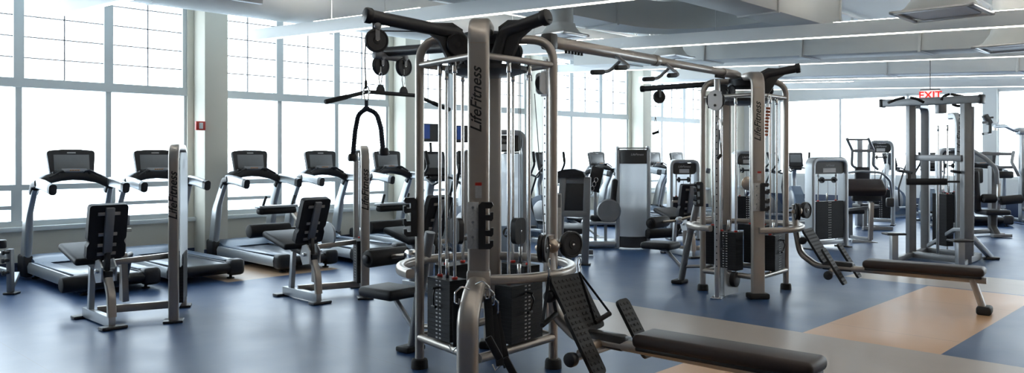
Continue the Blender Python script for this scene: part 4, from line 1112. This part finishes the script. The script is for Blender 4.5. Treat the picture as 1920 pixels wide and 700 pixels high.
lettering('LifeFitness', .05, (.06, .25 - R_ - .004, 1.55), V((1, .12, 0)), Z_, M_tick, h_, shear=.3)
m = MB(); curved(m, .02, .20, R_ + .004, th=.03); m.build('plinth', M_dark, t)
for s in (-1, 1):
    m = MB(); m.sweep(fillet([(s * .25, -.02, 0.01), (s * .25, -.02, 1.62), (s * .25, .2, 1.66), (s * .25, .42, 1.62), (s * .25, .42, .01)], .1), rrect(.07, .06, .015, 3), up=X_); m.build('side_frame', M_frame2, t)
m = MB(); m.prism([(-.25, 0), (.25, 0), (.25, .46), (-.25, .46)], (0, -.04, 1.655), X_, Y_, .02); m.build('top_cap', M_frame2, t)
# bench to the left
m = MB(); m.seg((-.28, .15, .07), (-.85, .15, .07), .5, .10, bev=.03); m.build('base', M_frame2, t)
m = MB(); m.seg((-.28, .1, .42), (-.85, .1, .42), .45, .05, bev=.02); m.build('platform', M_frame2, t)
m = MB(); 
for x in (-.45, -.62): m.seg((x, .1, .12), (x, .1, .40), .05, .05, X_)
m.build('post', M_frame2, t)
m = MB(); m.box((-.33, .1, .82), (.10, .36, .66), Matrix.Rotation(.12, 3, 'Y'), .04, 3); m.build('back_pad', M_vinyl, t)
m = MB(); m.box((-.50, .1, .50), (.42, .38, .09), None, .035, 3); m.build('seat', M_vinyl, t)
m = MB(); m.lathe((-.40, -.12, .62), Y_, [(0, .06), (0, .18), (.04, .20), (.08, .18), (.08, .06)], 28); m.build('round_pad', M_grey, t)
m = MB(); m.box((-.62, .0, 1.14), (.22, .03, .42), Matrix.Rotation(.22, 3, 'Y') @ Matrix.Rotation(.35, 3, 'Z'), .012); pp = m.build('tilted_panel', M_black, t)
m = MB(); m.seg((-.62, .05, .45), (-.62, .03, 1.1), .05, .05, X_); m.seg((-.88, 0, .80), (-.62, .02, 1.15), .04, .04); m.build('panel_arm', M_frame2, t)
m = MB()
for k in range(6): m.tube([V((-.76 + .03 * k, -.06, .78 + .07 * k)) + V((.03 * math.cos(u), .0, .04 * math.sin(u))) for u in [2 * PI * q / 10 for q in range(10)]], .008, 6, closed=True)
m.build('adjusting_links', M_steel, t)

# dark framed machine behind the near tower's right post
c = FL(1078, 497); t = thing('press_machine', 'dark machine frame with slanted legs and black panel, right of the near cable tower', 'weight machine', c, -.15)
for x0, x1 in ((-.16, -.24), (.16, .10)):
    m = MB(); m.seg((x1 if x0 < 0 else .14, 0, .02), (x0 if x0 < 0 else .18, -.05, 1.24), .10, .07, Y_, .015); l = m.build('leg', M_grey, t)
    m = MB(); m.box((x1 if x0 < 0 else .14, 0, .012), (.16, .12, .024), None, .006); m.build('foot', M_dark, l)
for z in (.72, 1.19):
    m = MB(); m.seg((-.32, -.03, z), (.19, -.03, z), .07, .09, bev=.012); m.build('cross_bar', M_grey, t)
m = MB(); m.box((-.01, -.03, .955), (.30, .05, .40), None, .01); m.build('back_panel', M_dark, t)
m = MB(); m.prism(fillet_poly([(-.30, -.05), (.16, -.05), (.12, .03), (0, .07), (-.16, .06), (-.27, .02)], .03), (0, .0, 1.28), X_, Z_, .28); m.build('top_pad', M_vinyl, t)
m = MB(); m.seg((-.1, .05, .10), (-.1, 1.1, .10), .08, .08); m.seg((-.35, 1.1, .05), (.2, 1.1, .05), .08, .07); m.build('base_frame', M_grey, t)
m = MB(); m.seg((-.1, .5, .42), (-.1, 1.0, .46), .36, .09, bev=.03); m.build('seat', M_vinyl, t)
m = MB(); m.seg((-.1, .75, .12), (-.1, .72, .42), .06, .06, X_); m.build('seat_post', M_grey, t)

# preacher curl bench right of the open arch
c = FL(1632, 455); t = thing('preacher_curl_machine', 'curl machine with broad brown arm pad and bowed grey bar', 'weight machine', c, -.1)
k_ = FL(1632, 455).y / F
Q = lambda px, py, dy=0: V(((px - 1632) * k_, dy, (455 - py) * k_))
m = MB(); m.box(Q(1622, 352), (.66, .34, .17), axes(X_, V((0, .8, .6))), .05, 4); m.build('arm_pad', M_brownvinyl, t)
m = MB(); m.box(Q(1628, 371, .1), (.50, .1, .14), None, .03); m.build('pad_base', M_dark, t)
m = MB(); m.tube(fillet([Q(1584, 326, .1), Q(1610, 321, -.1), Q(1650, 324, -.1), Q(1668, 340, .0), Q(1676, 385, .1)], .2), .022, 12); m.build('bowed_bar', M_frame2, t)
m = MB(); m.seg(Q(1632, 450), Q(1634, 380), .08, .07, X_, .01); m.build('post', M_frame, t)
m = MB(); m.seg(Q(1598, 452), Q(1644, 457), .08, .06); m.box(Q(1640, 459), (.28, .10, .03), None, .01); m.build('base', M_frame2, t)
m = MB(); m.seg(Q(1634, 395, .1), Q(1646, 372, .35), .06, .06, X_); m.seg(Q(1600, 395, .2), Q(1655, 388, .2), .05, .05); m.build('linkage', M_grey, t)
m = MB(); m.box(Q(1612, 400, .5), (.42, .34, .09), None, .03); m.build('seat', M_vinyl, t)
m = MB(); m.seg(Q(1612, 404, .5), V((Q(1612, 0).x, .5, .03)), .07, .07, X_); m.seg(V((Q(1612, 0).x, .5, .05)), V((0, 0, .05)), .06, .06); m.build('seat_post', M_grey, t)
m = MB(); m.box(Q(1669, 380, .05), (.12, .1, .16), None, .02); m.build('pivot_box', M_dark, t)
# overhead press frame behind it
c = FL(1625, 428); k2 = c.y / F; Q2 = lambda px, py, dy=0: V(((px - 1625) * k2, dy, (428 - py) * k2))
t = thing('shoulder_press_machine', 'distant press machine with twin raised grey arms above the brown curl pad', 'weight machine', c, 0)
for x0, x1 in ((1584, 1608), (1624, 1646)):
    m = MB(); m.tube(fillet([Q2(x0, 260, -.1), Q2(x0 + 14, 282, 0), Q2(x0 + 15, 310, .05), Q2(x1 + 4, 318, .1)], .1), .028, 10); m.build('press_arm', M_grey, t)
m = MB(); m.seg(Q2(1596, 283), Q2(1640, 283), .06, .06); m.seg(Q2(1584, 262, -.1), Q2(1624, 262, -.1), .04, .04); m.build('cross_bar', M_grey, t)
m = MB(); m.seg(Q2(1618, 262, .2), Q2(1618, 426, .2), .13, .12, X_, .02); m.build('column', M_frame2, t)
m = MB(); m.box(Q2(1618, 340, .05), (.3, .09, .6), None, .03); m.build('back_pad', M_vinyl, t)
m = MB(); m.box(Q2(1612, 385, -.25), (.38, .42, .09), None, .03); m.build('seat', M_vinyl, t)
m = MB(); m.seg(V((0, -.5, .05)), V((0, .4, .05)), .09, .08); m.seg(V((-.3, -.5, .04)), V((.3, -.5, .04)), .08, .07); m.seg(V((-.15, -.25, .05)), Q2(1612, 388, -.25), .07, .07, X_); m.build('base', M_grey, t)

# ================================================================ DIP AND CHIN TOWER
pA = FL(1708, 484); pB = FL(1735, 476); pC = FL(1811, 497)
c = (pA + pC) / 2; t = thing('dip_tower', 'tall grey dip and chin tower with step posts under the red exit sign', 'dip tower', c, 0)
A_ = pA - c; B_ = pB - c; C_ = pC - c; D_ = B_ + (C_ - A_)
zt = CH + 95 / F * pC.y
def z_at(py, d): return CH - (py - HY) / F * d
vv = lambda p, z: V((p.x, p.y, z))
ab = nrm(B_ - A_); ac = nrm(C_ - A_)
for p, h in ((A_, z_at(198, pA.y)), (C_, z_at(194, pC.y))):
    m = MB(); m.seg(vv(p, .02), vv(p, h), .12, .11, X_, .012); m.build('front_upright', M_grey, t)
m = MB(); m.sweep(fillet([vv(B_, .02), vv(B_, z_at(200, pB.y)), vv(B_, z_at(200, pB.y)) - ab * .45], .14), rrect(.12, .09, .012, 3), up=ab); m.build('rear_upright', M_grey, t)
# top handle beam
b0 = P(1657, 194, 12.3) - c; b1 = P(1838, 186, 11.1) - c
m = MB(); m.seg(b0, b1, .10, .11, bev=.012); tb = m.build('top_beam', M_grey, t)
e = nrm(b1 - b0)
for q in (b1 + e * .02, b0 - e * .02):
    m = MB(); m.box(q, (.05, .12, .13), axes(e, Y_), .012); m.build('end_cap', M_black, tb)
for pts in ([(1665, 193), (1680, 187), (1696, 183)], [(1707, 183), (1720, 186), (1732, 192)], [(1765, 188), (1770, 180), (1780, 177)], [(1783, 177), (1800, 180), (1826, 186)], [(1786, 196), (1795, 199), (1806, 199)]):
    m = MB(); m.tube(fillet([P(px, py, 11.5) - c for px, py in pts], .06), .02, 10); m.build('chin_grip', M_rubber, t)
m = MB(); m.seg(P(1764, 194, 11.8) - c, P(1764, 213, 11.8) - c, .12, .12, X_, .01); m.build('beam_block', M_grey, t)
# mid rail, knee roller
m = MB(); m.seg(P(1714, 296, pA.y) - c, P(1806, 297, pC.y) - c, .09, .09, bev=.01); m.build('mid_rail', M_grey, t)
m = MB(); m.cyl(P(1699, 341, 11.7) - c, P(1776, 341, 11.5) - c, .048, .012, 18); kr = m.build('knee_roller', M_rubber, t)
m = MB(); m.seg(P(1776, 341, 11.5) - c, P(1806, 341, 11.4) - c, .03, .03); m.build('roller_bracket', M_dark, kr)
m = MB(); m.seg(P(1703, 325, 11.75) - c, P(1703, 345, 11.72) - c, .06, .05, X_); m.build('roller_bracket', M_dark, kr)
for px, py, d in ((1697, 322, 11.8), (1798, 323, 11.3)):
    m = MB(); m.tube([P(px - 14, py - 2, d - .1) - c, P(px + 12, py + 2, d + .05) - c], .022, 10); m.build('dip_handle', M_black, t)
# stack tower at its back right
q = P(1797, 290, 12.0) - c; q.z = 0
m = MB(); m.sweep(fillet([vv(q, .02), vv(q, z_at(216, 12.0)), vv(q, z_at(216, 12.0)) + V((.1, .4, 0))], .18), rrect(.085, .10, .02, 3), up=(.24, .97, 0)); sc_ = m.build('stack_column', M_frame2, t)
lettering('LifeFitness', .14, vv(q, 1.85) + V((0, -.055, 0)), Z_, -X_, M_ink, sc_, shear=.3)
weight_stack(t, (q.x - .10, q.y + .25), V((-1, -.2, 0)).normalized(), top=.95, bot=.16, w=.3, dep=.12, rods=2.0, ticks=False, pin=False)
m = MB(); m.cyl(P(1758, 345, 11.9) - c, P(1758, 478, 11.9) - c, .02, .004, 10); m.build('guide_tube', M_frame2, t)
m = MB(); m.tube([P(1823, 200, 11.4) - c, P(1822, 480, 11.4) - c], .028, 10); m.build('rear_tube', M_grey, t)
# base
for p0, p1 in ((A_, C_), (A_, B_), (C_, D_), (B_, D_)):
    m = MB(); m.seg(vv(p0, .06), vv(p1, .06), .08, .09, bev=.01); m.build('base_rail', M_grey, t)
m = MB(); m.sweep(fillet([vv(B_, .10), P(1772, 442, 12.2) - c, P(1790, 431, 11.8) - c, P(1806, 431, 11.5) - c], .2), rrect(.06, .06, .015), up=Z_); m.build('curved_brace', M_frame2, t)
fa = FL(1858, 487) - c
m = MB(); m.seg(P(1822, 445, 11.6) - c, vv(fa, .03), .07, .07, bev=.01); dl = m.build('rear_brace', M_frame2, t)
m = MB(); m.box(vv(fa, .02), (.2, .12, .04), None, .01); m.build('foot', M_dark, dl)
for px, py, yb in ((1676, 440, 495), (1800, 453, 505)):
    f = FL(px, yb); tp = P(px, py, f.y) - c; b_ = f - c
    m = MB(); m.seg(vv(b_, .02), tp, .09, .09, X_, .008); sp_ = m.build('step_post', M_frame2, t)
    m = MB(); m.box(tp + V((0, 0, .01)), (.27, .2, .03), None, .01); m.build('step_plate', M_dark, sp_)
    m = MB(); m.seg(vv(b_, .05), vv(A_ if px < 1700 else C_, .05), .07, .07); m.build('step_rail', M_grey, t)

# ================================================================ MACHINES AT THE RIGHT EDGE
c = FL(1868, 444); k3 = c.y / F; Q3 = lambda px, py, dy=0: V(((px - 1868) * k3, dy, (444 - py) * k3))
t = thing('chest_press_machine', 'seated machine with short black rollers, right of the dip tower', 'weight machine', c, 0)
m = MB(); m.seg(Q3(1879, 440, .3), Q3(1879, 312, .3), .14, .12, X_, .015); m.build('column', M_grey, t)
m = MB(); m.box(Q3(1828, 358, .1), (.14, .38, .78), Matrix.Rotation(-.06, 3, 'Y'), .05, 3); m.build('back_pad', M_vinyl, t)
m = MB(); m.box(Q3(1855, 397, -.1), (.46, .42, .10), None, .035, 3); m.build('seat', M_vinyl, t)
m = MB(); m.cyl(Q3(1866, 376, -.15), Q3(1903, 372, -.2), .085, .02, 20); m.build('roller', M_rubber, t)
m = MB(); m.cyl(Q3(1836, 372, -.1), Q3(1860, 372, -.1), .085, .02, 20); m.build('roller', M_rubber, t)
m = MB(); m.seg(Q3(1868, 397, -.05), Q3(1870, 340, -.05), .05, .05, X_); m.seg(Q3(1836, 374, -.1), Q3(1900, 373, -.15), .04, .04); m.build('roller_post', M_alu, t)
m = MB(); m.sweep(fillet([Q3(1858, 400, -.05), Q3(1858, 425, -.05), Q3(1860, 444, -.2)], .1), rrect(.09, .12, .02), up=X_); m.build('seat_post', M_dark, t)
m = MB(); m.seg(Q3(1826, 436, .1), Q3(1888, 436, .35), .09, .08); m.seg(V((-.2, -.2, .04)), V((.15, -.2, .04)), .10, .06); m.seg(V((0, -.2, .05)), Q3(1879, 440, .3) * 1.0, .08, .07); m.build('base', M_grey, t)
m = MB(); m.tube(fillet([Q3(1830, 283, .1), Q3(1846, 296, 0), Q3(1862, 316, -.1), Q3(1864, 345, -.1)], .2), .04, 12); m.build('press_arm', M_grey, t)
m = MB(); m.tube(fillet([Q3(1913, 285, .2), Q3(1897, 305, 0), Q3(1897, 316, -.1), Q3(1904, 330, -.1)], .1), .03, 12); m.build('press_arm', M_grey, t)
m = MB(); m.seg(Q3(1840, 288, .3), Q3(1914, 289, .3), .07, .06); m.seg(Q3(1862, 314, 0), Q3(1898, 314, 0), .05, .05); m.build('cross_bar', M_grey, t)
m = MB(); m.box(Q3(1842, 330, .25), (.3, .1, .3), None, .04); m.box(Q3(1889, 328, .1), (.34, .1, .14), None, .04); m.build('head_pad', M_dark, t)
# high pull frame cut by the right edge
c = FL(1917, 420); k4 = c.y / F; Q4 = lambda px, py, dy=0: V(((px - 1917) * k4, dy, (420 - py) * k4))
t = thing('high_pull_machine', 'tall grey frame with branching grips reaching left, cut off by the right edge', 'weight machine', c, 0)
m = MB(); m.seg(Q4(1917, 418), Q4(1917, 246), .13, .12, X_, .015); m.build('column', M_frame2, t)
m = MB(); m.tube(fillet([Q4(1855, 238, -.2), Q4(1880, 237, -.1), Q4(1902, 245, 0), Q4(1922, 246, 0)], .3), .04, 12); m.box(Q4(1916, 246), (.22, .2, .16), None, .03); m.build('swing_arm', M_frame2, t)
m = MB(); m.seg(Q4(1836, 217, -.2), Q4(1846, 233, -.2), .12, .10); m.seg(Q4(1828, 231, -.3), Q4(1864, 231, -.1), .05, .05); m.seg(Q4(1846, 231, -.2), Q4(1846, 251, -.2), .05, .05, X_); m.seg(Q4(1828, 252, -.3), Q4(1852, 250, -.1), .05, .05); m.seg(Q4(1844, 222, -.2), Q4(1852, 221, -.2), .04, .04); m.build('grips', M_dark, t)
m = MB(); m.tube([Q4(1858, 238, -.15), Q4(1858, 245, -.15)], .05, 8); m.build('knuckle', M_steel, t)
m = MB(); m.seg(Q4(1917, 418) + V((0, -.6, .05)), Q4(1917, 418) + V((0, .5, .05)), .1, .08); m.build('base', M_frame2, t)
m = MB(); m.box(Q4(1917, 345, -.35), (.42, .12, .75), None, .05); m.build('back_pad', M_vinyl, t)
m = MB(); m.box(Q4(1915, 390, -.6), (.5, .45, .1), None, .04); m.build('seat', M_vinyl, t)
m = MB(); m.seg(Q4(1917, 392, -.6), V((0, -.55, .05)), .09, .09, X_); m.build('seat_post', M_dark, t)
# short rack at the left edge
c = FL(22, 552); k5 = c.y / F; Q5 = lambda px, py, dy=0: V(((px - 22) * k5, dy, (552 - py) * k5))
t = thing('floor_rack', 'low steel rack with short pegs, cut off by the left edge', 'rack', c, 0)
m = MB(); m.seg(Q5(20, 548), Q5(19, 467), .065, .06, X_, .01); m.build('upright', M_grey, t)
m = MB(); m.seg(Q5(-70, 548, .45), Q5(-72, 467, .45), .065, .06, X_, .01); m.build('upright', M_grey, t)
m = MB(); m.box(V((0, 0, .012)), (.13, .12, .024), None, .006); m.box(V((Q5(-70, 0).x, .45, .012)), (.13, .12, .024), None, .006); m.build('foot', M_dark, t)
for py in (481, 510):
    m = MB(); m.seg(Q5(18, py), Q5(-72, py, .45), .05, .05); m.build('cross_rail', M_frame2, t)
m = MB(); m.seg(Q5(20, 540), Q5(0, 522, .3), .06, .06); m.build('base_arm', M_frame2, t)
for py in (473, 488, 511):
    m = MB(); p = Q5(22, py); m.cyl(p + V((-.05, -.07, 0)), p + V((.0, .0, 0)), .018, .003, 12); m.cyl(p + V((-.06, -.08, 0)), p + V((-.045, -.062, 0)), .028, .003, 14); m.build('peg', M_black, t)
m = MB(); m.cyl(Q5(-8, 468, .1), Q5(-8, 452, .1), .05, .01, 16); m.build('rubber_bumper', M_black, t)

# ================================================================ LIGHT
wd = bpy.data.worlds.new('sky'); scene.world = wd; wd.use_nodes = True
nt = wd.node_tree; bg = nt.nodes['Background']
tc = nt.nodes.new('ShaderNodeTexCoord'); sp = nt.nodes.new('ShaderNodeSeparateXYZ'); nt.links.new(tc.outputs['Generated'], sp.inputs[0])
cr = nt.nodes.new('ShaderNodeValToRGB'); nt.links.new(sp.outputs[2], cr.inputs[0])
cr.color_ramp.elements[0].position = 0.0; cr.color_ramp.elements[0].color = (0.87, 0.935, 1.0, 1)
cr.color_ramp.elements[1].position = 0.8; cr.color_ramp.elements[1].color = (0.66, 0.81, 1.0, 1)
nt.links.new(cr.outputs[0], bg.inputs[0]); bg.inputs[1].default_value = WORLD
def portal(nm, c, sx, sy, zdir):
    l = bpy.data.lights.new(nm, 'AREA'); l.shape = 'RECTANGLE'; l.size = sx; l.size_y = sy
    o = bpy.data.objects.new(nm, l); COL.objects.link(o); o.location = c
    z = -nrm(zdir); x = nrm(Z_.cross(z)); y = z.cross(x)
    o.rotation_euler = Matrix((x, y, z)).transposed().to_euler()
    l.cycles.is_portal = True
portal('window_portal', W(9.3, NW + .4, (SILL + TOPZ) / 2), 26, TOPZ - SILL, W(0, -1))
portal('window_portal', W(A1 + .4, 2.5, (SE + TE) / 2), 17, TE - SE, W(-1, 0))
scene.view_settings.view_transform = 'Standard'; scene.view_settings.look = 'None'
scene.view_settings.gamma = 1.0; scene.view_settings.use_curve_mapping = False
scene.view_settings.exposure = EXPO
scene.cycles.use_denoising = True
scene.cycles.max_bounces = 8; scene.cycles.diffuse_bounces = 4; scene.cycles.transparent_max_bounces = 12
scene.cycles.sample_clamp_indirect = 8.0
